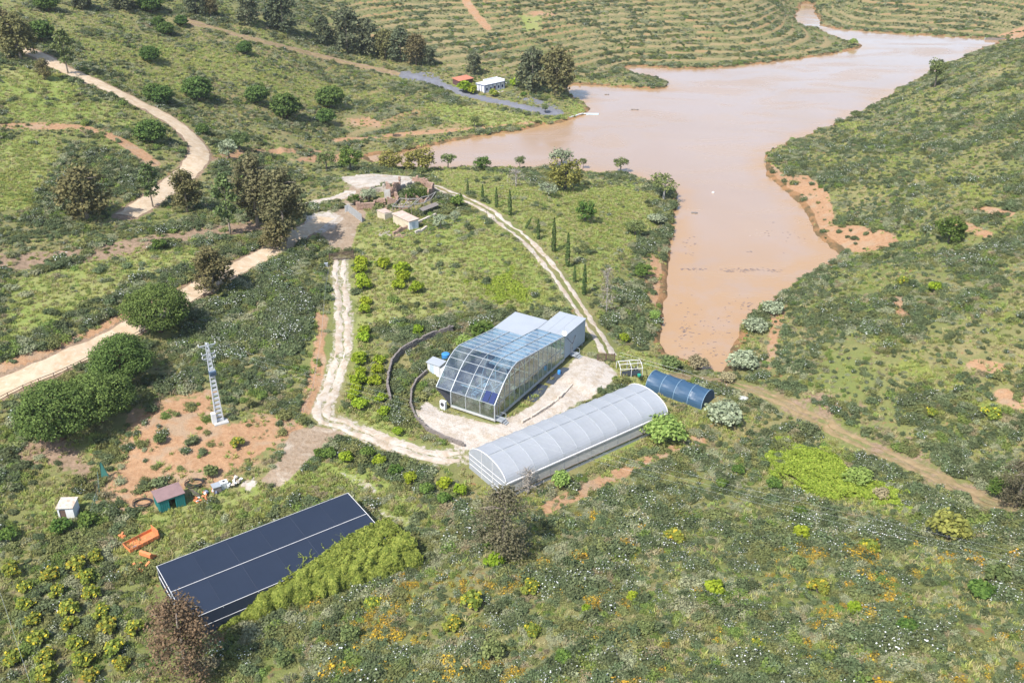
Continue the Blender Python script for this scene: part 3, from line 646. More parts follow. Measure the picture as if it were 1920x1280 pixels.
LM_CYP = leafmat('cypress_leaf', srgb(58,76,44), srgb(98,112,64), .2, .01, .1)
LM_OAK = leafmat('oak_leaf', srgb(76,90,54), srgb(126,136,84), .25, .02, .15)
LM_GOLD = leafmat('golden_oak_leaf', srgb(104,104,54), srgb(150,144,78), .25, .015, .12)
LM_BARE = leafmat('bare_twigs', srgb(124,114,102), srgb(168,158,146), .1, .01, .1)
LM_OLV = leafmat('silvery_leaf', srgb(116,126,98), srgb(166,172,140), .25, .01, .12)
LM_CIT = leafmat('citrus_leaf', srgb(104,126,36), srgb(158,172,58), .35, .018, .15)
LM_GORSE = leafmat('gorse_leaf', srgb(100,114,50), srgb(148,152,70), .3, .015, .12, c3=srgb(196,176,60))
LM_DKB = leafmat('dark_bush_leaf', srgb(60,84,40), srgb(108,128,62), .25, .015, .12)
LM_IVY = leafmat('ivy_leaf', srgb(56,72,36), srgb(92,106,54), .25, .01, .1)
LM_WILL = leafmat('willow_leaf', srgb(110,132,64), srgb(160,176,98), .35, .015, .12)
LM_BRAM = leafmat('bramble_leaf', srgb(86,106,44), srgb(148,158,76), .32, .015, .1)
LM_VINE = leafmat('vine_leaf', srgb(108,126,44), srgb(160,168,72), .35, .01, .1)
SK = .56
def pine(seed, w_=10.0, h=8.5, mat=None, ncl=85, per=44, leaf=.34, low=.2):
    rg = np.random.default_rng(seed); mat = mat or LM_PINE; parts = []; rx = w_/2; cz = h*.5; rz = h-cz; rb = cz-h*low
    d = dirs(ncl, rg, -.75); a0 = rg.uniform(0, 6.28)
    for dd in d:
        lob = 1+.1*math.sin(math.atan2(dd[1], dd[0])*3+a0)+.05*rg.normal(); k = rg.uniform(.78, .92)
        c = np.array([dd[0]*rx*k*lob, dd[1]*rx*k*lob, cz+dd[2]*(rz*k if dd[2] > 0 else rb*.8)]); r = w_*rg.uniform(.1, .15)
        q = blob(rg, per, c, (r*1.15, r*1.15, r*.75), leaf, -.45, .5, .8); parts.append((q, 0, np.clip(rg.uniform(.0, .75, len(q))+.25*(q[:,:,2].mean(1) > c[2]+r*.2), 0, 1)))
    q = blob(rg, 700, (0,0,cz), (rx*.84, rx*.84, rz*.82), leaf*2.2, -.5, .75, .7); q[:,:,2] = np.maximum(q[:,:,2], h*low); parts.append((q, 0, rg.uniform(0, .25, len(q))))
    return limbs(rg, h*.6, w_*.035, 6, rx*.5, h*.7).mesh('trunk', BARK_P, True), leafy('crown', parts, [mat], seed), w_, h
def euc(seed, w_=8.0, h=11.0, mat=None, ncl=52, per=85, leaf=.34, base=.16, bark=None, fill=1.0):
    rg = np.random.default_rng(seed); mat = mat or LM_EUC; parts = []; rx = w_/2
    for i in range(ncl):
        z = base+(1-base)*rg.uniform(.05, .95)**.9; prof = math.sin(min(1, (z-base)/(1-base)*.9+.12)*math.pi)**.6
        a = rg.uniform(0, 6.28); dd = rx*prof*rg.uniform(.1, .85)**.7; c = (math.cos(a)*dd, math.sin(a)*dd, z*h); r = w_*rg.uniform(.12, .2)
        q = blob(rg, int(per*fill), c, (r, r, r*1.1), leaf, -.8, .15, 1.0); parts.append((q, 0, rg.uniform(0, .8, len(q))+.2*rg.uniform()))
    return limbs(rg, h*.93, w_*.03, 9, rx*.75, h*.9, .06).mesh('trunk', bark or BARK_E, True), leafy('crown', parts, [mat], seed), w_, h
def oak(seed, w_=6.0, h=5.0, mat=None, ncl=26, per=60, leaf=.26, base=.3, bark=None):
    rg = np.random.default_rng(seed); mat = mat or LM_OAK; parts = []; rx = w_/2; cz = h*(base+1)/2; rz = h*(1-base)/2
    d = dirs(ncl, rg, -.75)
    for dd in d:
        k = rg.uniform(.4, .85); c = (dd[0]*rx*k, dd[1]*rx*k, cz+dd[2]*rz*k); r = w_*rg.uniform(.12, .2); q = blob(rg, per, c, (r, r, r*.85), leaf, -.7, .3, 1.0); parts.append((q, 0, rg.uniform(0, 1, len(q))))
    return limbs(rg, h*.7, w_*.035, 7, rx*.7, h*.8, .08).mesh('trunk', bark or BARK_O, True), leafy('crown', parts, [mat], seed), w_, h
def cypress(seed, w_=1.0, h=6.0):
    rg = np.random.default_rng(seed); n = 420; z = rg.uniform(.05, 1, n); prof = np.minimum(1, (1-z)*2.2)**.7*np.minimum(1, z*6+.4); a = rg.uniform(0, 6.28, n); r = w_/2*prof*rg.uniform(.6, 1, n)
    c = np.stack([np.cos(a)*r, np.sin(a)*r, z*h], 1); q = quads(c, np.stack([np.cos(a), np.sin(a), np.full(n, .5)], 1)+rg.normal(size=(n, 3))*.4, .3, rg)
    return MB().tube([(0,0,-.3),(0,0,h*.5),(0,0,h*.9)], [.1,.07,.02], 6).mesh('trunk', BARK_O), leafy('crown', [(q, 0, None)], [LM_CYP], seed), w_, h
def bare(seed, w_=3.0, h=7.0, n=420):
    rg = np.random.default_rng(seed); z = rg.uniform(.15, 1, n); prof = np.sin(np.minimum(1, z*.85+.1)*np.pi)**.7; a = rg.uniform(0, 6.28, n); r = w_/2*prof*rg.uniform(.1, 1, n)
    c = np.stack([np.cos(a)*r, np.sin(a)*r, z*h], 1); q = quads(c, np.stack([np.cos(a), np.sin(a), np.zeros(n)], 1)*.6+rg.normal(size=(n, 3))*.6, .34, rg, .22)
    return limbs(rg, h, w_*.03, 14, w_*.42, h*1.02, .03).mesh('trunk', BARK_W, True), leafy('crown', [(q, 0, None)], [LM_BARE], seed), w_, h
def bushp(seed, mat, w_=1.6, h=1.3, n=620, leaf=.17, nl=14, flowers=None, nf=0, loose=.9):
    rg = np.random.default_rng(seed); parts = []; d = dirs(nl, rg, -.1)
    for dd in d:
        k = rg.uniform(.35, .7); c = (dd[0]*w_/2*k, dd[1]*w_/2*k, h*.42+dd[2]*h*.42*k); r = w_*rg.uniform(.15, .24)
        q = blob(rg, n//nl, c, (r, r, r*.9), leaf, -.7, .35, .9); parts.append((q, 0, rg.uniform(0, 1, len(q))))
        if nf: q = blob(rg, nf//nl, c, (r*1.1, r*1.1, r), leaf*.8, .0, .9, .8); parts.append((q, 1, None))
    mb = MB()
    for i in range(4):
        a = i*1.57+.4; mb.tube([(0,0,-.15),(math.cos(a)*w_*.12, math.sin(a)*w_*.12, h*.3),(math.cos(a)*w_*.28, math.sin(a)*w_*.28, h*.6)], [.05,.035,.012], 5)
    return mb.mesh('stem', BARK_O), leafy('foliage', parts, [mat] + ([flowers] if flowers else []), seed), w_, h
PROTO = {}
def plant(name, key, px, py, wpx, label, cat, group=None, hk=1.0, rz=None, lean=0, clear=.35):
    """px, py: photo pixel where the plant meets the ground; wpx: crown width in photo pixels"""
    st, cr, pw, ph_ = PROTO[key]; p = G(px, py); s = wpx*mpp(p)/pw*(1.2 if key in ('euc','eucg','euc2','eucr') else 1.0)
    o = empty(name, p, random.uniform(0, 6.28) if rz is None else rz, label, cat, group); o.scale = (s, s, s*hk)
    if lean: o.rotation_euler = (0, lean, 0)
    add(st.name.split('.')[0], st, o); add(cr.name.split('.')[0], cr, o); NOGROW.append((p[0], p[1], max(.5, clear*wpx*mpp(p)))); return o
ORD = ['first','second','third','fourth','fifth','sixth','seventh','eighth','ninth','tenth','eleventh','twelfth','thirteenth','fourteenth','fifteenth','sixteenth','seventeenth','eighteenth','nineteenth','twentieth','twenty-first','twenty-second','twenty-third','twenty-fourth','twenty-fifth','twenty-sixth','twenty-seventh','twenty-eighth','twenty-ninth','thirtieth','thirty-first','thirty-second','thirty-third','thirty-fourth','thirty-fifth','thirty-sixth']
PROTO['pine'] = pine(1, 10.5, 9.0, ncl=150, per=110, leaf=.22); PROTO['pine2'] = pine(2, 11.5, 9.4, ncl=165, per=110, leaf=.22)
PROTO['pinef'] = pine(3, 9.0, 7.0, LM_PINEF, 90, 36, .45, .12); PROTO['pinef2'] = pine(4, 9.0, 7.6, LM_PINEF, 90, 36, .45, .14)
PROTO['euc'] = euc(11); PROTO['eucr'] = euc(12, 9, 13, LM_EUCR, 60, 90, .34, .14); PROTO['eucg'] = euc(13, 8, 10, LM_EUCG, 50, 60, .45, .06); PROTO['euc2'] = euc(14, 9, 9.5, LM_EUC, 55, 70, .4, .08)
PROTO['eucbig'] = euc(15, 10, 12, leafmat('russet_eucalyptus_leaf', (.095,.075,.045), (.25,.165,.095), .25, .01, .08), 56, 130, .21, .1); PROTO['eucdark'] = euc(16, 9, 11, leafmat('dark_eucalyptus_leaf', (.085,.085,.045), (.19,.165,.1), .25, .01, .1), 52, 120, .21, .06); PROTO['eucthin'] = euc(17, 5, 8.5, LM_OAK, 26, 50, .34, .25)
PROTO['oak'] = oak(21); PROTO['oak2'] = oak(22, 6, 5.5, None, 22, 55, .28, .35); PROTO['gold'] = oak(23, 7, 6.3, LM_GOLD, 40, 60, .3, .05); PROTO['oakpale'] = oak(24, 7, 5.8, LM_OAK, 20, 45, .28, .35, BARK_W); PROTO['oakdark'] = oak(25, 6, 5.2, LM_DKB, 34, 60, .26, .08); PROTO['olive'] = oak(26, 4, 4, LM_OLV, 24, 50, .2, .15); PROTO['greyoak'] = oak(27, 6, 4.4, LM_OLV, 24, 50, .26, .2)
PROTO['cyp'] = cypress(31); PROTO['cyp2'] = cypress(32); PROTO['bare'] = bare(35); PROTO['barebush'] = bare(36, 5, 4.2, 500)
PROTO['cit'] = bushp(41, LM_CIT); PROTO['cit2'] = bushp(42, LM_CIT, 1.6, 1.2); PROTO['gorse'] = bushp(43, LM_GORSE, 1.6, 1.2); PROTO['gorse2'] = bushp(44, LM_GORSE, 1.7, 1.25)
PROTO['dk'] = bushp(45, LM_DKB, 2, 1.6, 700, .2); PROTO['goldb'] = bushp(46, LM_GOLD, 3, 2.6, 900, .22, 22); PROTO['willow'] = bushp(47, LM_WILL, 4, 3.2, 1500, .24, 26); PROTO['silver'] = bushp(48, LM_OLV, 4, 3.0, 1400, .24, 26); PROTO['ivy'] = bushp(49, LM_IVY, 5, 3.0, 1700, .26, 28); PROTO['mac'] = bushp(50, LM_OAK, 3, 2.2, 900, .22, 18); PROTO['twig'] = bushp(51, LM_DRY, 3, 2.4, 800, .18, 18)
GP = 'umbrella pines on the far left hillside'
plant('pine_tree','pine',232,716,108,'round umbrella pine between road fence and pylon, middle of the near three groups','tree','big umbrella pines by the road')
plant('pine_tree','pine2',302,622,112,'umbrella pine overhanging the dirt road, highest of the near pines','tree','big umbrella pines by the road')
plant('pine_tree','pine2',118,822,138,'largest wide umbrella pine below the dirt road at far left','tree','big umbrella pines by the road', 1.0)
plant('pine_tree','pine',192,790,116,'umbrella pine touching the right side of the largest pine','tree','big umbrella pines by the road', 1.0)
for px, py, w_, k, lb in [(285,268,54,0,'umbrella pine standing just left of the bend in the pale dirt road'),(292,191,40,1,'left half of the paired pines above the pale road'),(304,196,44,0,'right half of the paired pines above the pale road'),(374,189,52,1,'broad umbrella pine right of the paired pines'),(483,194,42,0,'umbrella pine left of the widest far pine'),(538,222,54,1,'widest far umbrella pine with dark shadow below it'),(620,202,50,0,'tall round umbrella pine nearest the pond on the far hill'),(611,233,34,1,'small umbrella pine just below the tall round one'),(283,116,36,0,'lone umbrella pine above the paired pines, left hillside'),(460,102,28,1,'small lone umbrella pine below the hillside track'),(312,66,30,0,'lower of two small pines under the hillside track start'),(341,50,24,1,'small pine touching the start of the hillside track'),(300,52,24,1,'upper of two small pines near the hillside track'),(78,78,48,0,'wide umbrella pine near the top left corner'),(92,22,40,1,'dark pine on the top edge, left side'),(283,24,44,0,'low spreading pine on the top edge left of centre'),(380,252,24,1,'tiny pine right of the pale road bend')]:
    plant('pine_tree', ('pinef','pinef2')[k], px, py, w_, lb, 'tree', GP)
for px, py, w_, k, lb in [(40,112,62,'euc2','dark eucalyptus at far left where the pale road leaves the frame'),(128,138,46,'eucthin','thin eucalyptus leaning over the pale road at upper left'),(86,150,26,'euc','small dark tree below the road at upper left'),(12,85,50,'euc2','dark eucalyptus cut by the left frame edge'),(465,47,44,'eucg','grey eucalyptus on the top edge, right of the low spreading pine'),(532,62,50,'eucg','rounded grey eucalyptus left of the long tree row'),(605,84,34,'eucg','dark narrow eucalyptus just left of the long tree row'),(652,98,52,'eucg','first tree of the long eucalyptus row on the far slope'),(690,104,44,'eucg','second tree of the long eucalyptus row on the far slope'),(722,110,40,'euc2','third tree of the long eucalyptus row on the far slope'),(752,116,40,'eucg','fourth tree of the long eucalyptus row on the far slope'),(780,121,42,'euc2','fifth tree of the long eucalyptus row on the far slope'),(804,124,26,'eucg','last tree of the long eucalyptus row on the far slope'),(888,140,30,'eucg','dark single eucalyptus behind the red roofed shed'),(998,172,52,'eucg','tall eucalyptus on the left of the pair beside the white house'),(1042,180,66,'euc2','broad eucalyptus at the water edge beside the white house'),(370,28,34,'eucg','dark tree on the top edge left of centre'),(235,20,40,'eucg','dark rounded tree on the top edge near the left'),(155,18,36,'eucg','grey tree on the top edge left of the rounded one'),(395,30,30,'euc2','small brown tree on the top edge left of centre')]:
    plant('eucalyptus_tree', k, px, py, w_, lb, 'tree', 'far eucalyptus trees', 1.0 if w_ > 30 else .9)
for px, py, w_, k, hk, lb in [(165,410,88,'euc2',.85,'wide brownish eucalyptus at the left below the pale road'),(287,388,44,'eucthin',1.1,'slender tree with bare trunk against the lower end of the pale road'),(352,398,58,'euc',.85,'green eucalyptus right of the slender bare trunked tree'),(432,440,54,'eucthin',1.25,'light eucalyptus standing left of the brown pair'),(484,425,78,'eucr',1.0,'tall reddish brown eucalyptus, left one of the brown pair'),(536,452,84,'eucr',.95,'tall reddish brown eucalyptus, right one of the brown pair by the ruin yard'),(515,468,52,'euc2',.8,'lower eucalyptus leaning over the dirt road below the brown pair'),(402,552,72,'euc',.78,'leafy eucalyptus standing on the edge of the fenced dirt road'),(430,300,40,'olive',1.0,'silvery shrub tree at the foot of the bend'),(450,285,46,'oak',1.0,'dark small tree in the valley right of the road bend')]:
    plant('eucalyptus_tree', k, px, py, w_, lb, 'tree', None, hk)
for px, py, w_, k, hk, lb in [(612,318,42,'oak',1,'small oak left of the ruin yard, first by the pond arm'),(657,320,52,'oakdark',1,'bushy oak behind the ruin yard, second by the pond arm'),(733,318,52,'gold',.8,'orange brown oak behind the ruin at the water'),(785,322,66,'gold',.8,'olive brown broad oak right of the orange one'),(840,318,34,'oak2',1,'small green oak on the knoll shore right of the broad brown oak'),(905,318,40,'oakdark',.7,'low dark oak on the knoll shore above the track'),(975,318,26,'oak2',1.1,'slim oak on the knoll shore, left of the grey crowned one'),(1053,312,50,'greyoak',1,'grey crowned oak at the water behind the golden tree'),(1060,358,70,'gold',1,'large golden brown tree on the knoll meadow'),(1164,324,32,'oak2',1,'small oak alone on the shoreline right of the grey crowned oak'),(1093,316,16,'oak2',1.4,'tiny tree on the knoll shore right of the grey crowned oak'),(1244,374,62,'oakpale',1,'oak with pale twisted trunk on the knoll point'),(1097,416,48,'oakdark',1,'round dark green oak on the knoll meadow'),(967,350,40,'barebush',1,'grey leafless tree on the knoll meadow'),(1028,368,40,'greyoak',.9,'grey green shrub tree left of the golden tree'),(1137,588,32,'bare',1.25,'pale leafless poplar right of the cypress row'),(857,388,30,'dk',1.2,'round dark green shrub beside the track near the ruin'),(826,428,30,'olive',.9,'silvery olive tree in front of the ruin'),(853,416,22,'olive',1,'smaller olive tree right of the silvery one'),(1752,164,46,'oak2',1.25,'lone oak standing on the right hand shore'),(1778,456,66,'oakdark',.9,'dark rounded tree on the right hillside'),(890,240,24,'oak2',1,'small lone oak on the far bank orange path'),(738,256,18,'oak2',1,'tiny tree on the far bank left of the lone oak'),(1602,224,26,'oak',.8,'small bushy tree on the right shore below the lone oak'),(1905,950,90,'eucdark',.95,'dark tree cut by the right frame edge'),(1870,930,50,'oakdark',.9,'dark bush left of the tree at the right frame edge'),(1605,906,62,'willow',.75,'blue green leafy sapling inside the bright vine patch'),(1655,935,40,'twig',.8,'brown twiggy shrub at the edge of the bright vine patch'),(1205,520,40,'oakdark',.8,'dark shrub tree on the knoll edge above the orange bank'),(1190,440,46,'oak',.7,'shrubby oak on the right edge of the knoll meadow'),(1230,420,40,'silver',.8,'silvery shrub at the knoll shore facing the pond'),(1600,85,18,'willow',1,'shrub on the tip of the far terraced point'),(1225,598,30,'willow',.8,'light green shrub at the pond edge below the orange bank')]:
    plant('oak_tree' if k.startswith('oak') or k == 'gold' else ('shrub_tree'), k, px, py, w_, lb, 'tree', None, hk)
plant('eucalyptus_tree','eucbig',352,1268,158,'rusty brown eucalyptus in front of the black shade house','tree', None, .95)
plant('eucalyptus_tree','eucdark',945,1042,128,'dark brown tree in front of the polytunnel near end','tree', None, .98)
plant('shrub_tree','twig',388,1255,60,'bare brown shrub at the right foot of the rusty eucalyptus','shrub', None, .8)
plant('shrub_tree','willow',1050,914,42,'fresh green sapling in front of the polytunnel side','shrub', None, 1.25)
plant('shrub_tree','willow',1245,826,92,'big feathery green shrub at the far corner of the polytunnel','shrub', None, .75)
plant('shrub_tree','barebush',990,925,64,'grey twiggy shrub hiding the polytunnel near corner','shrub', None, 1.0)
for px, py, w_, k, lb in [(1393,690,68,'silver','silvery willow at the pond foot beside the dam'),(1412,622,56,'silver','silvery willow above the pond foot one'),(1446,588,52,'silver','silvery willow third up the right shore'),(1352,792,84,'silver','large grey green shrub right of the blue tunnel'),(1310,690,50,'twig','dry reedy shrub on the dam crest'),(1362,715,40,'twig','second dry reedy shrub on the dam crest'),(1255,690,46,'mac','olive shrub on the dam behind the pipe frame')]:
    plant('shrub', k, px, py, w_, lb, 'shrub', None, .8)
cy = [(877,360,20),(905,372,25),(931,390,36),(956,404,46),(985,428,22),(1009,449,38),(1038,473,62),(1064,500,62),(1077,530,32),(1095,553,58)]
for i, (px, py, hp) in enumerate(cy):
    p = G(px, py); hm = hp*mpp(p)/.92
    o = plant('cypress_tree', 'cyp' if i % 2 else 'cyp2', px, py, hp*.09+3.2, ('leaning ' if i == 4 else '')+'slim cypress beside the track, %s counted down from the ruin' % ORD[i], 'tree', 'cypresses along the track', clear=.2)
    s = o.scale[0]; o.scale = (s, s, hm/6.0)
    if i == 4: o.rotation_euler = (0, .5, 0)
cit = [(677,493),(676,507),(679,522),(682,536),(719,497),(753,506),(756,522),(748,536),(782,543),(687,566),(684,580),(684,620),(682,634),(785,620),(674,676),(713,676),(676,698),(708,694),(672,716),(704,716),(662,742),(675,760),(716,748),(720,772),(746,808),(668,728)]
cit.sort(key=lambda q: q[1]+.01*q[0])
for i, (px, py) in enumerate(cit):
    plant('citrus_bush', ('cit','cit2')[i % 2], px, py+6, 30+random.uniform(-5, 7), 'lime green citrus bush right of the chalky lane, %s down from the gate' % ORD[i], 'bush', 'citrus bushes beside the lane')
hed = [(616,852),(712,866),(742,884),(770,898),(800,918),(833,936),(833,908),(862,920),(690,850),(650,860)]
for i, (px, py) in enumerate(sorted(hed)):
    plant('round_bush', 'cit' if i % 2 else 'dk', px, py+6, 32, 'green bush on the bank below the lane, %s from the left' % ORD[i], 'bush', 'bushes below the lane')
yel = [(27,1068),(47,1100),(97,1078),(107,1107),(50,1132),(129,1142),(133,1169),(72,1198),(146,1206),(87,1228),(91,1263),(202,1174),(215,1213),(255,1178),(232,1243),(161,1082),(171,1112),(183,1041),(170,1267),(64,1162),(191,1146),(158,1236),(144,1058),(30,1235)]
yel.sort(key=lambda q: q[1])
for i, (px, py) in enumerate(yel):
    plant('gorse_bush', ('gorse','gorse2')[i % 2], px, py+9, random.uniform(32, 44)+(py-1040)*.02, 'yellow flowering gorse in the lower left corner, %s from the top' % ORD[i], 'bush', 'yellow gorse on the lower left slope')
fb = [(929,1062),(848,1178),(1056,1242),(1261,1018),(1631,1034),(1534,1110),(1495,1064),(1451,916),(1530,1262),(1340,1114),(1210,1186),(1120,1230),(1700,1186),(760,1250),(1420,1216),(1600,1150),(1760,1240),(1000,1190)]
for i, (px, py) in enumerate(sorted(fb)):
    plant('slope_bush', ('mac','gorse','cit','gorse2','dk','mac')[i % 6], px, py, random.uniform(28, 46), 'rounded bush among the front slope scrub, %s counted from the left' % ORD[i], 'bush', 'bushes on the front slope')
for px, py, w_, k, lb in [(15,1012,40,'dk','dark green bush at the left frame edge below the white hut'),(118,998,44,'dk','dark green bush just below the white hut'),(165,985,40,'dk','dark green bush right of the one below the white hut'),(700,1136,34,'gorse','yellow bush left of the round lime one on the front slope'),(883,1136,52,'gorse2','large round lime yellow bush on the front slope'),(993,1110,44,'gorse','yellow lime bush right of the large round one'),(655,1198,48,'mac','olive green bush on the front slope left of centre'),(925,1232,56,'mac','olive green bush on the front slope bottom centre'),(1185,1124,26,'cit','small lime bush on the front slope right of centre'),(1100,1145,22,'cit2','tiny lime bush beside the yellow lime one'),(1500,966,30,'dk','dark round bush on the front slope below the vines'),(1384,888,28,'dk','dark round bush left of the vines'),(1353,912,26,'dk','second dark round bush left of the vines'),(1778,1010,84,'goldb','large golden bush on the right front slope'),(1500,1010,40,'cit','green bush below the vines'),(1856,785,40,'gorse','lime yellow bush at right above the path'),(1747,780,28,'gorse2','small lime yellow bush above the path'),(1752,548,30,'cit','lime bush high on the right hillside'),(1692,534,24,'gorse','small yellow bush high on the right hillside'),(532,1246,44,'mac','olive bush at the bottom edge left of centre'),(1836,1118,54,'dk','dark green bush at the lower right'),(1870,1090,60,'mac','broad olive bush at the lower right edge'),(300,468,30,'dk','round dark bush in the left field'),(446,838,30,'gorse','yellow green bush left of the dirt junction'),(395,892,36,'mac','olive bush behind the water tanks'),(300,830,30,'mac','low bush on the orange clearing'),(1170,640,24,'cit','green bush beside the small lower gate'),(905,640,56,'dk','dark bush behind the glasshouse wall'),(872,655,44,'willow','green bush at the back left of the glasshouse'),(600,856,26,'dk','dark bush at the dirt junction')]:
    plant('round_bush', k, px, py, w_, lb, 'bush', None)

# ------------------------------------------------------------------ materials of built things
def glass_mat(name, tint, refl=.10, rough=.03):
    m, t = nt(name); tr = t.nodes.new('ShaderNodeBsdfTransparent'); tr.inputs[0].default_value = rgba(tint)
    gl = t.nodes.new('ShaderNodeBsdfGlossy'); gl.inputs['Roughness'].default_value = rough; gl.inputs[0].default_value = (1,1,1,1)
    lw = t.nodes.new('ShaderNodeLayerWeight'); lw.inputs[0].default_value = .5; fr = math_(t, 'MULTIPLY', math_(t, 'POWER', lw.outputs['Facing'], 3.5), .75); mx = t.nodes.new('ShaderNodeMixShader')
    df = t.nodes.new('ShaderNodeBsdfDiffuse'); df.inputs[0].default_value = (.5,.5,.45,1); geo = t.nodes.new('ShaderNodeNewGeometry').outputs['Position']
    m2 = t.nodes.new('ShaderNodeMixShader'); t.links.new(math_(t, 'MULTIPLY', ramp(t, noise(t, geo, .5, 4, .6), .35, .75), .16), m2.inputs[0]); t.links.new(tr.outputs[0], m2.inputs[1]); t.links.new(df.outputs[0], m2.inputs[2])
    t.links.new(math_(t, 'ADD', fr, refl), mx.inputs[0]); t.links.new(m2.outputs[0], mx.inputs[1]); t.links.new(gl.outputs[0], mx.inputs[2])
    o = t.nodes.new('ShaderNodeOutputMaterial'); t.links.new(mx.outputs[0], o.inputs[0]); MATS[name] = m; return m
def film_mat(name, col, transp, trans, gloss=.06, wave=None):
    m, t = nt(name); geo = t.nodes.new('ShaderNodeTexCoord').outputs['Object']
    n1 = noise(t, geo, .35, 5, .6); n2 = noise(t, geo, 2.5, 3)
    c = mixc(t, ramp(t, n1, .35, .7), col, tuple(v*.93 for v in col)); c = mixc(t, math_(t, 'MULTIPLY', ramp(t, n2, .5, .8), .08), c, tuple(v*.7 for v in col))
    d = t.nodes.new('ShaderNodeBsdfDiffuse'); tl = t.nodes.new('ShaderNodeBsdfTranslucent'); tp = t.nodes.new('ShaderNodeBsdfTransparent'); g = t.nodes.new('ShaderNodeBsdfGlossy'); g.inputs['Roughness'].default_value = .32
    for s in (d, tl): t.links.new(c, s.inputs[0])
    def mx(f_, a, b):
        x = t.nodes.new('ShaderNodeMixShader'); x.inputs[0].default_value = f_; t.links.new(a, x.inputs[1]); t.links.new(b, x.inputs[2]); return x.outputs[0]
    s = mx(trans, d.outputs[0], tl.outputs[0]); s = mx(transp, s, tp.outputs[0]); s = mx(gloss, s, g.outputs[0])
    o = t.nodes.new('ShaderNodeOutputMaterial'); t.links.new(s, o.inputs[0]); MATS[name] = m; return m
M_GLASS = glass_mat('roof_glass', (.70,.80,.86), .10); M_GLASS2 = glass_mat('wall_glass', (.68,.74,.66), .06)
M_ALU = simple('aluminium', (.40,.42,.43), .45, .35, .12); M_STEEL = simple('galvanised_steel', (.42,.44,.45), .5, .4, .2)
M_CLAD = simple('pale_blue_cladding', (.42,.49,.54), .55, .1, .12, .6); M_CLADR = simple('pale_grey_roof_sheet', (.35,.37,.39), .5, .1, .1, .4)
M_CONC = simple('concrete', (.42,.41,.38), .9, 0, .25, .8, bumpd=.02); M_WHITE = simple('white_paint', (.62,.62,.60), .7, 0, .12, .8); M_DARK = simple('dark_steel', (.06,.06,.065), .6, .2, .2)
M_WOOD = simple('brown_wood', (.13,.085,.065), .85, 0, .3, 2); M_WOODG = simple('weathered_wood', (.24,.20,.16), .9, 0, .3, 2); M_BLUE = simple('blue_plastic', (.05,.22,.5), .4, 0, .15); M_SOLAR = simple('solar_cell', (.012,.025,.10), .2, .1, .15, 3, spec=.6)
M_ORANGE = simple('orange_paint', (.62,.20,.07), .65, 0, .3, 1.5, col2=(.38,.15,.07)); M_TEAL = simple('teal_paint', (.035,.22,.20), .6, .1, .25, 1.2); M_RUSTR = simple('faded_red_sheet', (.25,.16,.15), .7, .1, .3, .9); M_RUSTW = simple('rusty_white_sheet', (.52,.47,.40), .75, 0, .3, 1.6, col2=(.33,.22,.14))
M_BLACKNET = film_mat('black_shade_net', (.022,.03,.05), .08, .1, .06); M_BLUENET = film_mat('blue_shade_net', (.05,.11,.19), .12, .2, .05); M_FILM = film_mat('greenhouse_film', (.55,.57,.60), .16, .42, .05); M_FILM2 = film_mat('greenhouse_side_film', (.66,.64,.59), .12, .3, .04)
M_STONE = simple('red_stone', (.36,.24,.175), .95, 0, .3, 2.2, col2=(.19,.12,.09), bumpd=.04); M_STONEG = simple('pale_stone', (.42,.37,.31), .95, 0, .3, .9, col2=(.28,.23,.19), bumpd=.04); M_PLAST = simple('old_plaster', (.55,.52,.47), .9, 0, .25, .7, col2=(.4,.33,.26)); M_CREAM = simple('cream_plaster', (.52,.45,.33), .9, 0, .2, .8, col2=(.42,.35,.25))
M_TILE = simple('terracotta_sheet', (.45,.17,.10), .8, 0, .25, .8); M_BROWNW = simple('dark_brown_wall', (.10,.05,.05), .85, 0, .2); M_WHITEW = simple('whitewash', (.66,.66,.67), .8, 0, .06, .5); M_BLUETR = simple('blue_grey_trim', (.16,.18,.26), .7, 0, .15); M_PINKR = simple('old_roof_tile', (.42,.30,.24), .9, 0, .3, 1, col2=(.5,.42,.34)); M_TARP = simple('black_ground_sheet', (.05,.06,.075), .7, 0, .2, .8, bumpd=.05, bscale=3); M_RUB = simple('black_rubber', (.03,.03,.03), .8); M_INT = simple('interior_white', (.55,.55,.52), .8); M_INTW = simple('interior_wood', (.16,.16,.12), .8); M_RUBBLE = simple('chalk_rubble', (.52,.46,.39), .95, 0, .3, 1, col2=(.40,.32,.25)); M_PIPE = simple('white_pipe', (.62,.60,.58), .6); M_COPING = simple('grey_coping', (.2,.17,.15), .9, 0, .3)
def ang(u): return math.atan2(u[1], u[0])
def clear_poly(pts, r=1.2):
    for p in pts: NOGROW.append((p[0], p[1], r))

